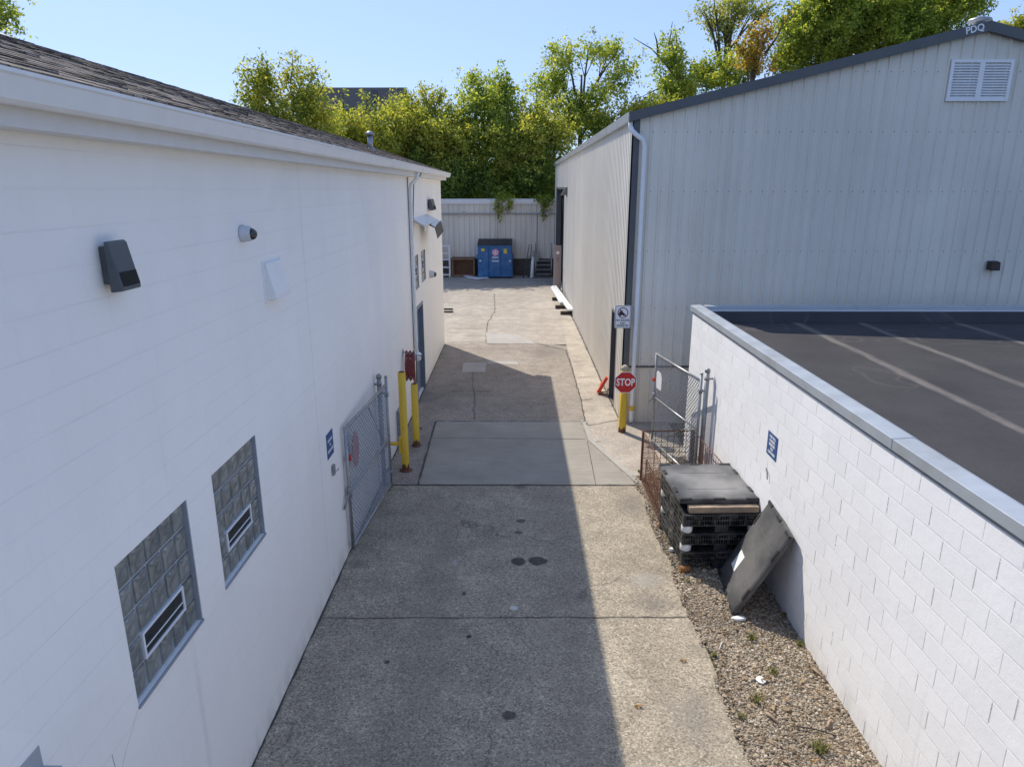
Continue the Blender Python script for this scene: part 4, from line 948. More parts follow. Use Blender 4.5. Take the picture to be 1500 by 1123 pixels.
def lid(name, W, D, label, lm='lid'):  # builds a plastic lid: panel, rim and clips
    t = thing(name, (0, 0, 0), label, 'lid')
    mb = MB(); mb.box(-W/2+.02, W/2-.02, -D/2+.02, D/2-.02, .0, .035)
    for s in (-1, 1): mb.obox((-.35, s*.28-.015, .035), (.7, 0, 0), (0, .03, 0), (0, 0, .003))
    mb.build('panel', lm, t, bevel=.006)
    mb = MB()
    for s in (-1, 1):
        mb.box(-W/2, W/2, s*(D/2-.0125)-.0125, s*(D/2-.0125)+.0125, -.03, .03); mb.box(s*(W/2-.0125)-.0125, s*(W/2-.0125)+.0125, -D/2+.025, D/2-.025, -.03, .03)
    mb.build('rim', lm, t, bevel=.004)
    for s in (-1, 1):
        for x in (-W*.42, 0., W*.42):
            mb = MB(); mb.box(x-.085, x+.085, s*(D/2-.02)-.024, s*(D/2-.02)+.024, .02, .044); mb.build('clip', 'black', t, bevel=.005)
        for y in (-D*.25, D*.25):
            mb = MB(); mb.box(s*(W/2-.02)-.024, s*(W/2-.02)+.024, y-.08, y+.08, .02, .044); mb.build('clip', 'black', t, bevel=.005)
    return t
t = lid('plastic_lid', 1.08, 1.24, 'scuffed black plastic lid with painted sky sheen lying flat on top of the pallet stack'); t.location = (2.745, 9.16, .945); t.rotation_euler = (0, 0, R(1.5))
t = lid('plastic_lid', .98, 1.22, 'black plastic lid with white label leaning against the white block wall', 'lid_dark')
mb = MB(); mb.obox((-.3, .2-.55, .0365), (.19, 0, 0), (0, .24, 0), (0, 0, .002)); lb = mb.build('paper_label', 'scrap', t)
A, Bp, T = Vector((2.66, 7.30, .03)), Vector((2.77, 8.27, .03)), Vector((3.2, 7.13, 1.08))
xa = (A-Bp).normalized(); ya = (T-A); ya = (ya-xa*ya.dot(xa)).normalized(); za = xa.cross(ya)
if za.x > 0: xa = -xa; za = xa.cross(ya)
m4 = Matrix((xa, ya, za)).transposed().to_4x4(); m4.translation = (A+Bp)/2+ya*.61+za*.0
t.matrix_world = m4

# small litter on the gravel and drive
def bit(name, u, v, w, d, h, mat, label, cat, rz=0., z=.02, group=None):
    x, y = gnd(u, v); mb = MB(); n = 9
    pts = [Vector((x+w/2*math.cos(k*6.283/n)*random.uniform(.8, 1.15), y+d/2*math.sin(k*6.283/n)*random.uniform(.8, 1.15), z)) for k in range(n)]
    c = Vector((x, y, z)); rot = Matrix.Rotation(rz, 3, 'Z'); pts = [c+rot@(p-c) for p in pts]
    mb.prism(pts, (0, 0, h)); return tag(mb.build(name, mat, None, (x, y, z)), label, cat, group)
bit('foam_scrap', 1081, 909, .2, .07, .03, 'scrap', 'flat white foam scrap on the gravel at the foot of the leaning lid', 'litter', .05)
bit('plastic_scrap', 985, 808, .09, .07, .04, 'scrap', 'crumpled white plastic scrap at the drive edge beside the pallets', 'litter')
bit('plastic_scrap', 1114, 998, .1, .12, .01, 'scrap', 'pale torn plastic scrap lying on the gravel between weeds', 'litter', .5)
def stick(u, v, u2, v2, r, mat, label):
    a, b = gnd(u, v), gnd(u2, v2); mb = MB(); mb.tube([(a[0], a[1], .035), ((a[0]+b[0])/2, (a[1]+b[1])/2+.01, .042), (b[0], b[1], .03)], [r, r*.9, r*.5], 6)
    tag(mb.build('stick', mat, None, (a[0], a[1], .03)), label, 'stick')
stick(1189, 982, 1213, 1003, .012, 'wood', 'pale stick on the gravel close to the white wall')
stick(1122, 1048, 1138, 1062, .018, 'wood', 'light split stick in the middle of the gravel strip')
stick(1211, 1070, 1217, 1057, .016, 'wood', 'short pale stick near the bottom of the gravel strip')
stick(1165, 1067, 1225, 1081, .008, 'woodD', 'thin dark twig across the near gravel')
stick(1053, 955, 1060, 940, .005, 'scrap', 'thin white twig at the drive edge')
def fallen_leaf(u, v, s, label):
    x, y = gnd(u, v); mb = MB(); P = []
    for k in range(20):
        a = k*6.283/20; r = s*(1. if k % 4 == 0 else (.5 if k % 2 else .72))*random.uniform(.8, 1.1)
        P.append((x+r*math.cos(a), y+.8*r*math.sin(a), .012+.02*math.cos(2*a)*s/.07))
    mb.add(P+[(x, y, .016)], [(k, (k+1) % 20, 20) for k in range(20)])
    mb.tube([(x, y, .016), (x+s*1.5, y-.2*s, .02)], .003, 4)
    tag(mb.build('fallen_leaf', 'stain', None, (x, y, 0), fix=False), label, 'leaf')
fallen_leaf(1000, 967, .055, 'tan fallen leaf on the sunlit drive nearer the gravel'); fallen_leaf(934, 1034, .06, 'tan fallen leaf on the sunlit drive near the bottom edge'); fallen_leaf(1200, 991, .05, 'brown fallen leaf on the gravel against the white wall')
fallen_leaf(1192, 1115, .06, 'brown fallen leaf on the near gravel at the bottom of the picture')
def weed(u, v, s, n, label):
    x, y = gnd(u, v); mb = MB()
    for _ in range(n):
        a = random.uniform(0, 6.28); l = s*random.uniform(.5, 1.1); ox, oy = random.gauss(0, s*.25), random.gauss(0, s*.25); w = .004
        d = Vector((math.cos(a), math.sin(a), 0)); p = Vector((x+ox, y+oy, .01)); q = p+d*l*.3+Vector((0, 0, l*.6)); r = p+d*l*.75+Vector((0, 0, l*.65)); sd_ = Vector((-d.y, d.x, 0))*w
        mb.add([p-sd_, p+sd_, q+sd_*.9, q-sd_*.9, r], [(0, 1, 2, 3), (3, 2, 4)])
    tag(mb.build('weed', 'weed', None, (x, y, 0), fix=False), label, 'weed', 'weeds in the gravel')
for u, v, s, n, lab in ((1101, 937, .09, 40, 'green weed tuft in the gravel just below the foam scrap'), (1172, 946, .08, 35, 'weed tuft at the wall foot below the leaning lid'), (1132, 988, .09, 30, 'weed tuft beside the torn plastic scrap'),
                        (1108, 1028, .1, 45, 'weed tuft in the middle of the gravel above the split stick'), (1199, 1101, .13, 60, 'largest weed tuft at the near end of the gravel'), (1047, 962, .08, 30, 'weed tuft on the drive edge by the thin white twig'),
                        (1085, 1052, .08, 30, 'weed tuft on the drive edge near the fallen leaf'), (1008, 853, .05, 20, 'weed tuft at the foot of the round timber'), (860, 622, .05, 18, 'weed growing in the joint at the apron corner'), (936, 692, .07, 26, 'weed beside the apron near the rusty cage')):
    weed(u, v, s, n, lab)

# ================================================================= far yard
B4 = thing('metal_shed', (-2, 41.8, 0), 'low pale metal shed with white cap closing the far end of the yard', 'shed')
fs_ = lambda s, d, z: (s, 41.8-d, z)
mb = MB(); ribs(mb, fs_, -12, 2.9, lambda s: 3.62, lambda s: 4.2, .305, .03); mb.build('upper_siding', 'shed', B4, fix=False)
for a, b, lab in ((-12, -1.05, None), (-1.03, 1.28, None), (1.31, 2.32, None)):
    mb = MB(); q = -.04 if a == -1.03 else 0.
    ribs(mb, lambda s, d, z, q=q: (s, 41.78-d+q, z), a, b, lambda s: 1.0, lambda s: 3.56, .305, .03); mb.build('sliding_door', 'shed', B4, fix=False)
mb = MB(); mb.box(-12, 2.9, 41.72, 43.6, 4.16, 4.44); mb.build('roof_cap', 'soffit', B4, bevel=.01)
mb = MB(); mb.box(-12, 2.9, 41.66, 41.76, 3.56, 3.64); mb.build('door_track', 'galvD', B4)
for x in (-.9, 1.9, -3.): mb = MB(); mb.box(x-.07, x+.07, 41.6, 41.66, 3.55, 3.72); mb.build('track_hanger', 'galv', B4)
mb = MB(); mb.box(-12, 2.9, 41.8, 43.5, -.05, 1.0); mb.box(-12, 2.9, 41.85, 43.5, 1.0, 4.15); mb.build('foundation', 'asphdark', B4)
# dumpster
t = thing('dumpster', (-1.19, 40.45, 0), 'blue steel dumpster with black lid against the far shed', 'dumpster')
x0, x1, y0, y1 = -2.17, -.2, 40.42, 41.6
mb = MB(); mb.prism([(x0+.06, y0+.02, .09), (x0, y0, 1.8), (x0, y1, 1.95), (x0+.06, y1, .09)], (x1-x0-.0, 0, 0)); body = mb.build('body', 'dump', t)
mb = MB()
for a, b in ((x0, x0+.62), (x0+.68, x1-.68), (x1-.62, x1)):
    mb.obox((a, y0-.035, .1), (b-a, 0, 0), (0, .034, 0), (0, -.0, 1.68))
mb.build('front_panel', 'dump', t, bevel=.012)
mb = MB(); mb.box(x0-.03, x1+.03, y0-.06, y0+.02, 1.78, 1.86); mb.box(x0+.02, x1-.02, y0-.05, y0, .08, .16); mb.build('rim', 'dump', t, bevel=.01)
mb = MB(); mb.prism([(x0-.02, y0-.04, 1.87), (x0-.02, y0-.04, 1.92), (x0-.02, y1, 2.17), (x0-.02, y1, 2.1)], (x1-x0+.04, 0, 0))
for k in range(10): x = x0+.08+k*.2; mb.obox((x, y0-.03, 1.93), (.05, 0, 0), (0, 1.15, .23), (0, 0, .03))
mb.build('lid', 'black', t)
for x in (x0-.09, x1): mb = MB(); mb.box(x, x+.09, y0+.2, y1-.1, 1.1, 1.3); mb.build('lift_pocket', 'dump', t)
for x in (x0+.2, x1-.3): mb = MB(); mb.box(x, x+.12, y0+.1, y0+.2, 0, .09); mb.box(x, x+.12, y1-.2, y1-.1, 0, .09); mb.build('skid_foot', 'black', t)
cc = Vector((-1.15, y0-.04, 1.47)); mb = MB()
for k in range(6):
    a = k*math.pi/3+.3; mb.prism(ngon(cc+Vector((.135*math.cos(a), 0, .135*math.sin(a))), .085, 10, 0, FACE_S), (0, -.003, 0))
lg = mb.build('emblem', 'pink', t); mb = MB()
for k in range(6):
    a = k*math.pi/3+.3; mb.prism(ngon(cc+Vector((.12*math.cos(a), -.004, .12*math.sin(a))), .04, 8, 0, FACE_S), (0, -.002, 0))
mb.prism(ngon(cc+Vector((0, -.004, 0)), .06, 10, 0, FACE_S), (0, -.003, 0)); mb.build('emblem_centre', 'white', lg)
mb = MB()
for z, w, n in ((1.19, .38, 6), (1.02, .42, 8), (.96, .42, 9)):
    for k in range(n): xx = cc.x-w/2+k*w/n; mb.box(xx, xx+w/n*.78, y0-.043, y0-.038, z-(.035 if z > 1.1 else .02), z+(.035 if z > 1.1 else .02))
mb.build('lettering', 'white', t)
for x, z, w, h in ((-1.87, 1.62, .19, .14), (-.58, 1.55, .19, .26)): mb = MB(); mb.box(x-w/2, x+w/2, y0-.042, y0-.036, z-h/2, z+h/2); mb.build('sticker', 'stick', t)
for x in (-2.03, -.31): mb = MB(); mb.box(x-.05, x+.05, y0-.042, y0-.036, .96, 1.03); mb.build('reflector', 'white', t)
# crate, rack, plank
t = thing('wooden_crate', (-3.05, 41.2, 0), 'open brown wooden crate lying on its side left of the dumpster', 'crate')
mb = MB(); x0, x1, y0, y1, h = -3.77, -2.4, 41.15, 41.62, 1.08
for q in ((x0, x1, 0.02, .12), (x0, x1, h-.1, h), (x0, x0+.1, .12, h-.1), (x1-.1, x1, .12, h-.1)): mb.box(q[0], q[1], y0, y0+.05, q[2], q[3])
mb.build('front_frame', 'woodF', t); mb = MB(); mb.box(x0+.02, x1-.02, y1-.03, y1, .02, h); mb.box(x0, x0+.03, y0+.05, y1, .02, h); mb.box(x1-.03, x1, y0+.05, y1, .02, h); mb.box(x0, x1, y0+.05, y1-.03, h, h+.03); mb.box(x0, x1, y0+.05, y1-.03, 0, .02)
for k in range(9): x = x0+.1+k*.14; mb.box(x, x+.1, y0+.3, y0+.32, .1, h-.1)
mb.build('boards', 'woodB', t)
t = thing('metal_rack', (-4.1, 40.9, 0), 'tall white metal rack standing past the left building corner', 'rack')
mb = MB()
for x in (-4.45, -3.86):
    for y in (40.7, 41.2): mb.box(x-.025, x+.025, y-.02, y+.02, 0, 1.85)
mb.build('posts', 'alu', t)
for z in (.12, .55, 1.0, 1.38, 1.78): mb = MB(); mb.box(-4.42, -3.89, 40.69, 41.21, z, z+.05); mb.build('shelf', 'alu', t)
mb = MB(); P = [gnd(677, 404), gnd(684, 407.5), gnd(700, 410), gnd(716, 408.5), gnd(714, 406.5), gnd(700, 407.5), gnd(686, 405)]
mb.prism([(x, y, .02) for x, y in P], (0, 0, .04)); tag(mb.build('curved_strip', 'alu', None, (*P[0], 0)), 'curved pale strip lying on the ground in front of the dumpster', 'scrap')
# stairs, hand truck, roll
t = thing('metal_stairs', (1.7, 40.6, 0), 'grey metal stair unit with handrails against the far shed', 'stairs')
for k, z in enumerate((.22, .46, .7, .93)): mb = MB(); mb.box(1.25, 2.1, 40.6+k*.24, 40.86+k*.24, z-.04, z); mb.build('tread', 'galvD', t)
for x in (1.2, 2.12):
    mb = MB(); mb.tube([(x, 40.55, 0), (x, 40.55, .95), (x, 41.4, 1.65)], .03, 8); mb.tube([(x, 41.4, 0), (x, 41.4, 1.95)], .025, 8); mb.obox((x-.015, 40.55, .05), (.03, 0, 0), (0, 0, .16), (0, .95, .85)); mb.build('side_rail', 'galv', t)
mb = MB(); mb.obox((1.0, 41.35, .85), (.38, 0, 0), (0, .03, 0), (.04, .12, .62)); tag(mb.build('canvas_sheet', 'canvas', None, (1., 41.35, .85)), 'beige sheet propped on the stair unit behind the white roll', 'sheet')
mb = MB(); mb.lathe((.97, 40.5, 0), (.05, .12, 1), [(0, .07), (.03, .1), (.95, .1), (1.1, .06), (1.2, .045), (1.22, .02)], 14); tag(mb.build('white_roll', 'plastW', None, (.97, 40.5, 0)), 'upright white cylinder standing left of the stair unit', 'cylinder')
t = thing('hand_truck', (.7, 40.6, 0), 'thin dark hand truck leaning beside the white cylinder', 'hand truck')
mb = MB(); mb.tube([(.5, 40.6, .1), (.82, 41.2, 1.85)], .02, 6); mb.tube([(.72, 40.6, .1), (.98, 41.2, 1.85), (.82, 41.2, 1.85)], .02, 6)
for k in (.3, .6): mb.tube([(.5+.32*k, 40.6+.6*k, .1+1.75*k), (.72+.26*k, 40.6+.6*k, .1+1.75*k)], .015, 6)
mb.build('frame', 'wire', t)
for x in (.46, .76): mb = MB(); mb.lathe((x-.03, 40.62, .1), (1, 0, 0), [(0, .08), (.01, .1), (.05, .1), (.06, .08)], 14); mb.build('wheel', 'black', t)
t = thing('tall_board', (2.12, 35.43, 0), 'tall pinkish tan board with white label leaning at the grey building wall', 'board')
mb = MB(); mb.box(1.95, 2.335, 35.42, 35.48, 0, 2.25); mb.build('panel', 'board', t, bevel=.006); mb = MB(); mb.box(2.08, 2.23, 35.412, 35.4195, 1.83, 1.97); mb.build('label', 'white', t); mb = MB(); mb.box(2.1, 2.2, 35.412, 35.4195, 1.45, 1.66); mb.build('faded_mark', 'purple', t)
for i, (a, b, z, lab) in enumerate((((1.86, 35.1), (2.16, 28.0), .2, 'long white metal length on timbers farthest from the grey wall'), ((1.98, 35.0), (2.28, 27.9), .22, 'long white metal length on timbers nearest the grey wall'), ((1.80, 35.2), (1.96, 30.2), .14, 'shorter dull white metal length at the outer side of the pile'))):
    mb = MB(); a, b = Vector((*a, z)), Vector((*b, z)); mb.obox(a, b-a, (.1, 0, 0), (0, 0, .08)); tag(mb.build('metal_length', 'alu', None, a, bevel=.008), lab, 'metal profile', 'white metal lengths')
for u, v, w, lab in ((830, 461, .5, 'dark timber under the near end of the white metal lengths'), (822, 452, .5, 'dark timber a little behind the near end of the white metal lengths'), (816, 440, .45, 'dark timber halfway under the white metal lengths')):
    x, y = gnd(u, v); mb = MB(); mb.box(x-w/2, x+w/2, y, y+.14, 0, .135); tag(mb.build('support_timber', 'woodD', None, (x, y, 0)), lab, 'timber', 'timbers under the white lengths')
for v, lab in ((453.5, 'farther dark timber lying by the left building corner'), (457.5, 'nearer dark timber lying by the left building corner')):
    x, y = gnd(648, v); mb = MB(); mb.box(x-.3, x+.45, y, y+.09, 0, .05); tag(mb.build('loose_timber', 'woodD', None, (x, y, 0)), lab, 'timber')

# ================================================================= vegetation
def leaves_np(tips, dirs, n, L, spread, leaf):
    """leaf rhombs set along each twig"""
    m = len(tips); t = RNG.uniform(0, 1, (m, n)); base = tips[:, None]-dirs[:, None]*(1-t[..., None])*L*RNG.uniform(.6, 1.2, (m, 1, 1))
    base = base+RNG.normal(0, spread, (m, n, 3))
    d = RNG.normal(0, 1, (m, n, 3))+dirs[:, None]*.5; d[..., 2] -= .35; d /= np.linalg.norm(d, axis=2, keepdims=True)
    nn = RNG.normal(0, 1, (m, n, 3)); nn[..., 2] += 1.1; s = np.cross(d, nn); s /= np.linalg.norm(s, axis=2, keepdims=True)+1e-9
    sz = leaf*.8*RNG.uniform(.45, 1.45, (m, n, 1)); w = sz*.27
    up = np.cross(s, d)*sz*.12
    a = base; b = base+d*sz*.5+s*w+up; c = base+d*sz; e = base+d*sz*.5-s*w+up
    V = np.stack([a, b, c, e], 2).reshape(-1, 3); Fc = np.arange(len(V)).reshape(-1, 4); return V, Fc
def tree(name, label, trunk, Y, blobs, leafmat, dens=1., leaf=.24, tw=.8, depth=1.0, spread=.12, per=17, cat='tree', limbs=True, group=None, trunk_r=.2, wisps=(), clumpy=.46, bare=()):
    """blobs: (u, v, ru, rv) in photo pixels at distance Y; each becomes an ellipsoidal clump of twigs in space"""
    k = Y/F
    bp = at(trunk[0], trunk[1], Y); base = Vector((bp.x, Y, 0)); t = thing(name, base, label, cat, group)
    tips, dirs = [], []; cs = []
    for u, v, ru, rv in blobs:
        c = np.array(at(u, v, Y)); c[1] += RNG.uniform(-.5, .5)*min(ru, rv)*k*depth
        rad = np.array([ru*k, (ru+rv)*.5*k*depth, rv*k])*1.1; cs.append((Vector(c), rad))
        area = 4*math.pi*((rad[0]*rad[2]+rad[0]*rad[1]+rad[1]*rad[2])/3)
        n = int(area*6.2*dens)
        nc = max(5, int(area*.5)); d = RNG.normal(0, 1, (nc, 3)); d /= np.linalg.norm(d, axis=1, keepdims=True)
        cc = d*(RNG.uniform(.35, 1.08, (nc, 1)))
        pick = RNG.integers(0, nc, n); q = cc[pick]*rad+RNG.normal(0, clumpy, (n, 3))*np.array([1, 1, .75])
        dd = q/rad+RNG.normal(0, .6, (n, 3)); dd[:, 2] += .35; dd /= np.linalg.norm(dd, axis=1, keepdims=True)+1e-9
        tips.append(q+c); dirs.append(dd)
    for u, v, u2, v2, n in wisps:
        p, q = np.array(at(u, v, Y)), np.array(at(u2, v2, Y)); f = RNG.uniform(0, 1, (n, 1))
        tips.append(p+(q-p)*f+RNG.normal(0, .25, (n, 3))); dd = (q-p)/np.linalg.norm(q-p)+RNG.normal(0, .6, (n, 3)); dirs.append(dd/np.linalg.norm(dd, axis=1, keepdims=True))
    tips, dirs = np.concatenate(tips), np.concatenate(dirs)
    ok = tips[:, 2] > .1; tips, dirs = tips[ok], dirs[ok]
    V, Fc = leaves_np(tips, dirs, per, tw, spread, leaf)
    cr = np_mesh('crown', V, Fc, leafmat, base); cr.parent = t
    mb = MB(); top = at(trunk[0], trunk[1], Y)
    fork = Vector((base.x, Y, max(1.5, top.z*.55)))
    if limbs:
        mid = base.lerp(fork, .5)+Vector((.1, .05, 0)); mb.tube([base, mid, fork, top], [trunk_r*1.25, trunk_r, trunk_r*.75, trunk_r*.25], 8)
        for c, rad in cs:
            f = random.uniform(.25, .75); s = fork.lerp(top, f); mdl = s.lerp(c, .55)+Vector((0, 0, .12*(c-s).length))
            mb.tube([s, mdl, c, c+Vector((random.uniform(-.4, .4), 0, rad[2]*.7))], [trunk_r*.4, trunk_r*.28, trunk_r*.14, .02], 6)
            for _ in range(3):
                e = c+Vector((random.uniform(-1, 1)*rad[0]*.85, random.uniform(-1, 1)*rad[1]*.8, random.uniform(-.3, 1)*rad[2]*.85)); mb.tube([mdl, mdl.lerp(e, .5)+Vector((0, 0, .1)), e], [trunk_r*.16, trunk_r*.1, .012], 5)
        for u, v, u2, v2, n in wisps: mb.tube([at(u, v+8, Y), at((u+u2)/2+2, (v+v2)/2, Y), at(u2, v2, Y)], [.05, .03, .01], 5)
        for pts in bare: mb.tube([at(*p, Y) for p in pts], [.09*(1-.8*i/(len(pts)-1)) for i in range(len(pts))], 5)
    else: mb.tube([base, base.lerp(top, .6), top], [.08, .05, .02], 6)
    mb.build('trunk', 'bark', t, fix=False); return t
TG = 'trees behind the yard'
tree('leafy_tree', 'green tree whose branch tip shows at the top left corner above the roof', (-60, -20), 30, [(-42, -6, 52, 44), (-8, 18, 24, 22), (-70, 50, 60, 40), (8, 36, 10, 10)], 'leafG', 1., .2, .6, group=TG)
tree('ailanthus_tree', 'yellow green tree with airy feathery top rising over the left shingle roof', (420, 170), 40, [(385, 128, 24, 26), (440, 128, 28, 24), (372, 150, 20, 14), (415, 165, 42, 26), (455, 165, 30, 26), (395, 190, 48, 28), (455, 200, 60, 30)], 'leafYG', .75, .23, .8,
     wisps=[(380, 120, 350, 92, 26), (372, 145, 350, 128, 18), (395, 115, 385, 82, 24), (425, 115, 428, 80, 26), (450, 120, 468, 95, 26), (465, 135, 478, 118, 14)], group=TG)
tree('bushy_tree', 'yellow green bushy tree in front of the grey house roof', (560, 200), 44, [(515, 190, 40, 28), (575, 187, 40, 24), (550, 215, 60, 34), (610, 200, 46, 40)], 'leafYG', 1., .24, .8, wisps=[(500, 165, 502, 132, 8), (535, 160, 538, 140, 8)], group=TG)
tree('bushy_tree', 'dense tree with two feathery sprays on top, right of the grey house roof', (640, 200), 46, [(640, 185, 50, 36), (665, 215, 56, 40), (610, 230, 40, 30), (600, 165, 30, 18)], 'leafYG', 1., .24, .8,
     wisps=[(605, 160, 596, 128, 26), (628, 158, 616, 122, 28), (635, 158, 648, 126, 26)], group=TG)
tree('ailanthus_tree', 'tall feathery tree standing above the dense thicket behind the shed', (712, 190), 46.5, [(705, 150, 34, 26), (735, 150, 30, 26), (720, 195, 56, 40), (740, 230, 50, 36), (680, 180, 30, 26)], 'leafG', .95, .25, .85,
     wisps=[(700, 140, 688, 100, 40), (735, 138, 738, 104, 36), (712, 130, 710, 112, 14), (680, 150, 672, 132, 14)], group=TG)
tree('bushy_tree', 'yellow tinged tree beside the eave of the grey metal building', (785, 210), 45, [(785, 185, 36, 34), (790, 230, 40, 40), (765, 215, 40, 40), (810, 200, 26, 40)], 'leafYG', .95, .24, .8, group=TG)
tree('thicket', 'dark green overgrown thicket above the right half of the shed cap', (735, 250), 44.3, [(690, 262, 42, 28), (735, 262, 46, 30), (785, 258, 40, 32)], 'leafDK', 1.1, .24, .7, cat='thicket', limbs=False)
tree('thicket', 'dark green overgrown thicket above the left half of the shed cap', (620, 262), 44.5, [(650, 265, 42, 28), (600, 255, 50, 32), (540, 255, 50, 30)], 'leafDK', 1.1, .24, .7, cat='thicket', limbs=False)
tree('thicket', 'dark overgrown hedge behind the thickets along the far end of the yard', (700, 275), 48.5, [(520, 275, 60, 26), (600, 272, 60, 28), (680, 272, 60, 28), (760, 272, 60, 28), (830, 270, 50, 28), (450, 275, 60, 26)], 'leafDK', 1.3, .3, .7, cat='thicket', limbs=False)
tree('open_tree', 'tall open crowned green tree with visible forking limbs left of the metal roof', (852, 110), 50, [(812, 108, 28, 22), (800, 135, 26, 18), (828, 78, 24, 18), (862, 72, 26, 12), (900, 82, 28, 18), (908, 110, 24, 18), (880, 140, 28, 18), (845, 150, 34, 22), (830, 185, 34, 26), (870, 185, 30, 22), (790, 170, 20, 18)], 'leafG', .62, .25, .75, group=TG,
     bare=[[(850, 215), (848, 160), (838, 110), (828, 75)], [(852, 180), (868, 135), (890, 95)], [(848, 175), (820, 140), (800, 112)], [(858, 160), (885, 140), (912, 108)]], trunk_r=.24)
tree('bushy_tree', 'yellow green low tree just above the near eave of the metal building', (915, 170), 49, [(930, 160, 34, 22), (895, 178, 34, 20), (965, 152, 26, 16)], 'leafYG', 1., .24, .7, group=TG)
tree('half_bare_tree', 'green tree with a bare leaning branch at its left, above the metal roof', (1000, 110), 52, [(995, 92, 22, 18), (1005, 118, 30, 20), (975, 122, 24, 22), (1035, 108, 16, 18), (990, 140, 40, 18), (985, 62, 8, 10)], 'leafG', .8, .25, .7, group=TG,
     wisps=[(985, 85, 970, 45, 14), (990, 85, 988, 36, 12)], bare=[[(1005, 140), (980, 100), (955, 72), (928, 56)], [(965, 85), (962, 60), (958, 48)], [(985, 100), (980, 70), (985, 32)], [(1000, 130), (968, 128), (940, 142)]])
tree('slender_tree', 'tall slender sparse tree reaching the top edge of the picture', (1068, 5), 54, [(1048, 34, 22, 12), (1078, 14, 24, 14), (1030, 16, 12, 9), (1045, 8, 14, 8), (1100, 22, 16, 7), (1122, 12, 14, 7), (1060, 52, 10, 7), (1085, -2, 20, 7), (1070, 35, 10, 10)], 'leafLT', .75, .24, .7, group=TG,
     bare=[[(1070, 100), (1070, 50), (1072, 0)], [(1070, 60), (1052, 40), (1030, 18)], [(1071, 70), (1090, 45), (1112, 22), (1138, 4)], [(1070, 80), (1085, 66), (1100, 50)]], trunk_r=.26)
tree('autumn_tree', 'orange autumn tree between the slender tree and the big maple', (1105, 80), 46, [(1114, 58, 20, 16), (1092, 76, 18, 14), (1126, 46, 10, 10), (1100, 96, 18, 10)], 'leafOR', .95, .24, .6, group=TG, bare=[[(1120, 80), (1138, 55), (1150, 25)]])
tree('bushy_tree', 'small green tree below the slender tree over the metal roof', (1070, 100), 50, [(1066, 92, 18, 22), (1085, 105, 26, 14), (1050, 118, 20, 10)], 'leafDG', 1., .24, .6, group=TG)
tree('maple_tree', 'large dense dark green maple behind the metal building roof', (1290, 40), 49, [(1172, 62, 34, 30), (1215, 30, 50, 34), (1225, 70, 46, 26), (1280, 28, 56, 40), (1345, 22, 52, 38), (1400, 8, 42, 30), (1310, 65, 60, 24), (1220, -2, 40, 26), (1180, 30, 34, 26), (1165, 88, 26, 18), (1250, -5, 60, 24), (1370, -10, 50, 24)], 'leafDG', 1.25, .25, .6, group=TG, trunk_r=.3, clumpy=.5)
tree('bushy_tree', 'yellow tree top peeking over the far slope of the metal roof', (1490, 42), 50, [(1492, 40, 24, 12), (1520, 42, 30, 16)], 'leafYG', 1., .24, .6, group=TG)
# vines over the shed cap
def vine(name, blobs, label, Y=41.55):
    k = Y/F; tips, dirs = [], []; p0 = at(blobs[0][0], 288, Y)
    t = thing(name, (p0.x, Y, 4.4), label, 'vine')
    for u, v, ru, rv, n in blobs:
        c = np.array(at(u, v, Y)); q = RNG.normal(0, .5, (n, 3))*np.array([ru*k, .12, rv*k])+c; q[:, 1] = np.minimum(q[:, 1], 41.6); tips.append(q); d = RNG.normal(0, .5, (n, 3)); d[:, 2] -= 1; dirs.append(d/np.linalg.norm(d, axis=1, keepdims=True))
    V, Fc = leaves_np(np.concatenate(tips), np.concatenate(dirs), 5, .3, .06, .17); o = np_mesh('leaves', V, Fc, 'leafDG', t.location); o.parent = t
    mb = MB()
    for u, v, ru, rv, n in blobs: mb.tube([Vector((at(u, 288, Y).x, 41.9, 4.5)), Vector((at(u, 288, Y).x, 41.62, 4.5)), at(u, 296, Y), at(u, v+rv*.8, Y)], .018, 5)
    mb.build('stems', 'bark', t, fix=False)
vine('hanging_vine', [(731, 302, 7, 14, 40), (738, 290, 12, 5, 40), (746, 302, 5, 10, 28), (730, 316, 2.5, 6, 8)], 'green vine hanging over the shed cap above the dumpster')
vine('hanging_vine', [(796, 302, 5, 12, 30), (804, 296, 8, 7, 36), (797, 318, 1.5, 5, 6), (790, 292, 6, 3, 16)], 'green vine hanging over the shed cap beside the metal building')
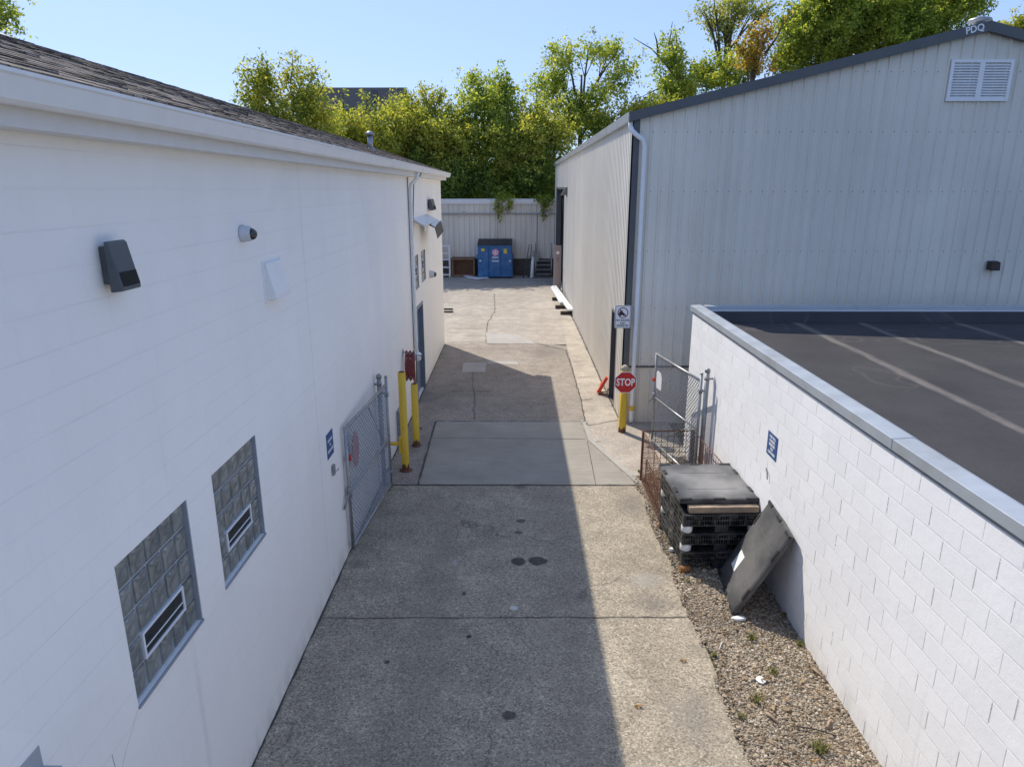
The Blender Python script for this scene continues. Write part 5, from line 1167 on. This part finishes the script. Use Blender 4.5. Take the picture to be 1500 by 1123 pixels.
# house beyond
t = thing('house', (-14.6, 72, 0), 'dark slate roofed house showing above the yellow trees', 'house')
mb = MB(); mb.box(-21, -11.4, 70.5, 78, 0, 12.5); mb.build('wall', 'housewall', t)
mb = MB(); mb.prism([(-10.9, 70.0, 12.2), (-10.9, 74.2, 14.75), (-10.9, 78.4, 12.2)], (-10.6, 0, 0)); rf = mb.build('roof', 'slate', t)
mb = MB(); mb.box(-13.9, -13.4, 71.6, 72.1, 12.8, 14.2); mb.build('chimney', 'trimD', rf)

# ================================================================= light, sky, camera
d = Vector((.555, -.80, -1.)).normalized(); sv = -d
elev = math.asin(sv.z); az = math.atan2(sv.x, sv.y)
su = bpy.data.lights.new('sun', 'SUN'); su.energy = 2.3; su.angle = R(.53); su.color = (1., .93, .82)
so = bpy.data.objects.new('sun', su); COL.objects.link(so); so.rotation_euler = d.to_track_quat('-Z', 'Y').to_euler(); so.location = (-20, 30, 40)
W = bpy.data.worlds.new('World'); SC.world = W; W.use_nodes = True; nt = W.node_tree
sky = nt.nodes.new('ShaderNodeTexSky'); sky.sky_type = 'NISHITA'; sky.sun_disc = False; sky.sun_elevation = elev; sky.sun_rotation = az
sky.air_density = 1.0; sky.dust_density = .6; sky.ozone_density = 1.5; sky.altitude = 200
gm = nt.nodes.new('ShaderNodeGamma'); gm.inputs[1].default_value = .42; nt.links.new(sky.outputs[0], gm.inputs[0])
tn = nt.nodes.new('ShaderNodeVectorMath'); tn.operation = 'MULTIPLY'; nt.links.new(gm.outputs[0], tn.inputs[0]); tn.inputs[1].default_value = (.85, 1.06, 1.56)
bg = nt.nodes['Background']; nt.links.new(tn.outputs[0], bg.inputs[0]); bg.inputs[1].default_value = .15
cam = bpy.data.cameras.new('camera'); cam.sensor_width = 36; cam.sensor_fit = 'HORIZONTAL'; cam.lens = F/1500*36; cam.clip_start = .05; cam.clip_end = 2000
co = bpy.data.objects.new('camera', cam); COL.objects.link(co); co.location = (0, 0, CAMZ); co.rotation_euler = (math.pi/2-TH, 0, YAW); SC.camera = co
SC.view_settings.view_transform = 'Standard'; SC.view_settings.look = 'None'; SC.view_settings.gamma = 1; SC.view_settings.exposure = 1.16
SC.cycles.max_bounces = 10; SC.cycles.diffuse_bounces = 8
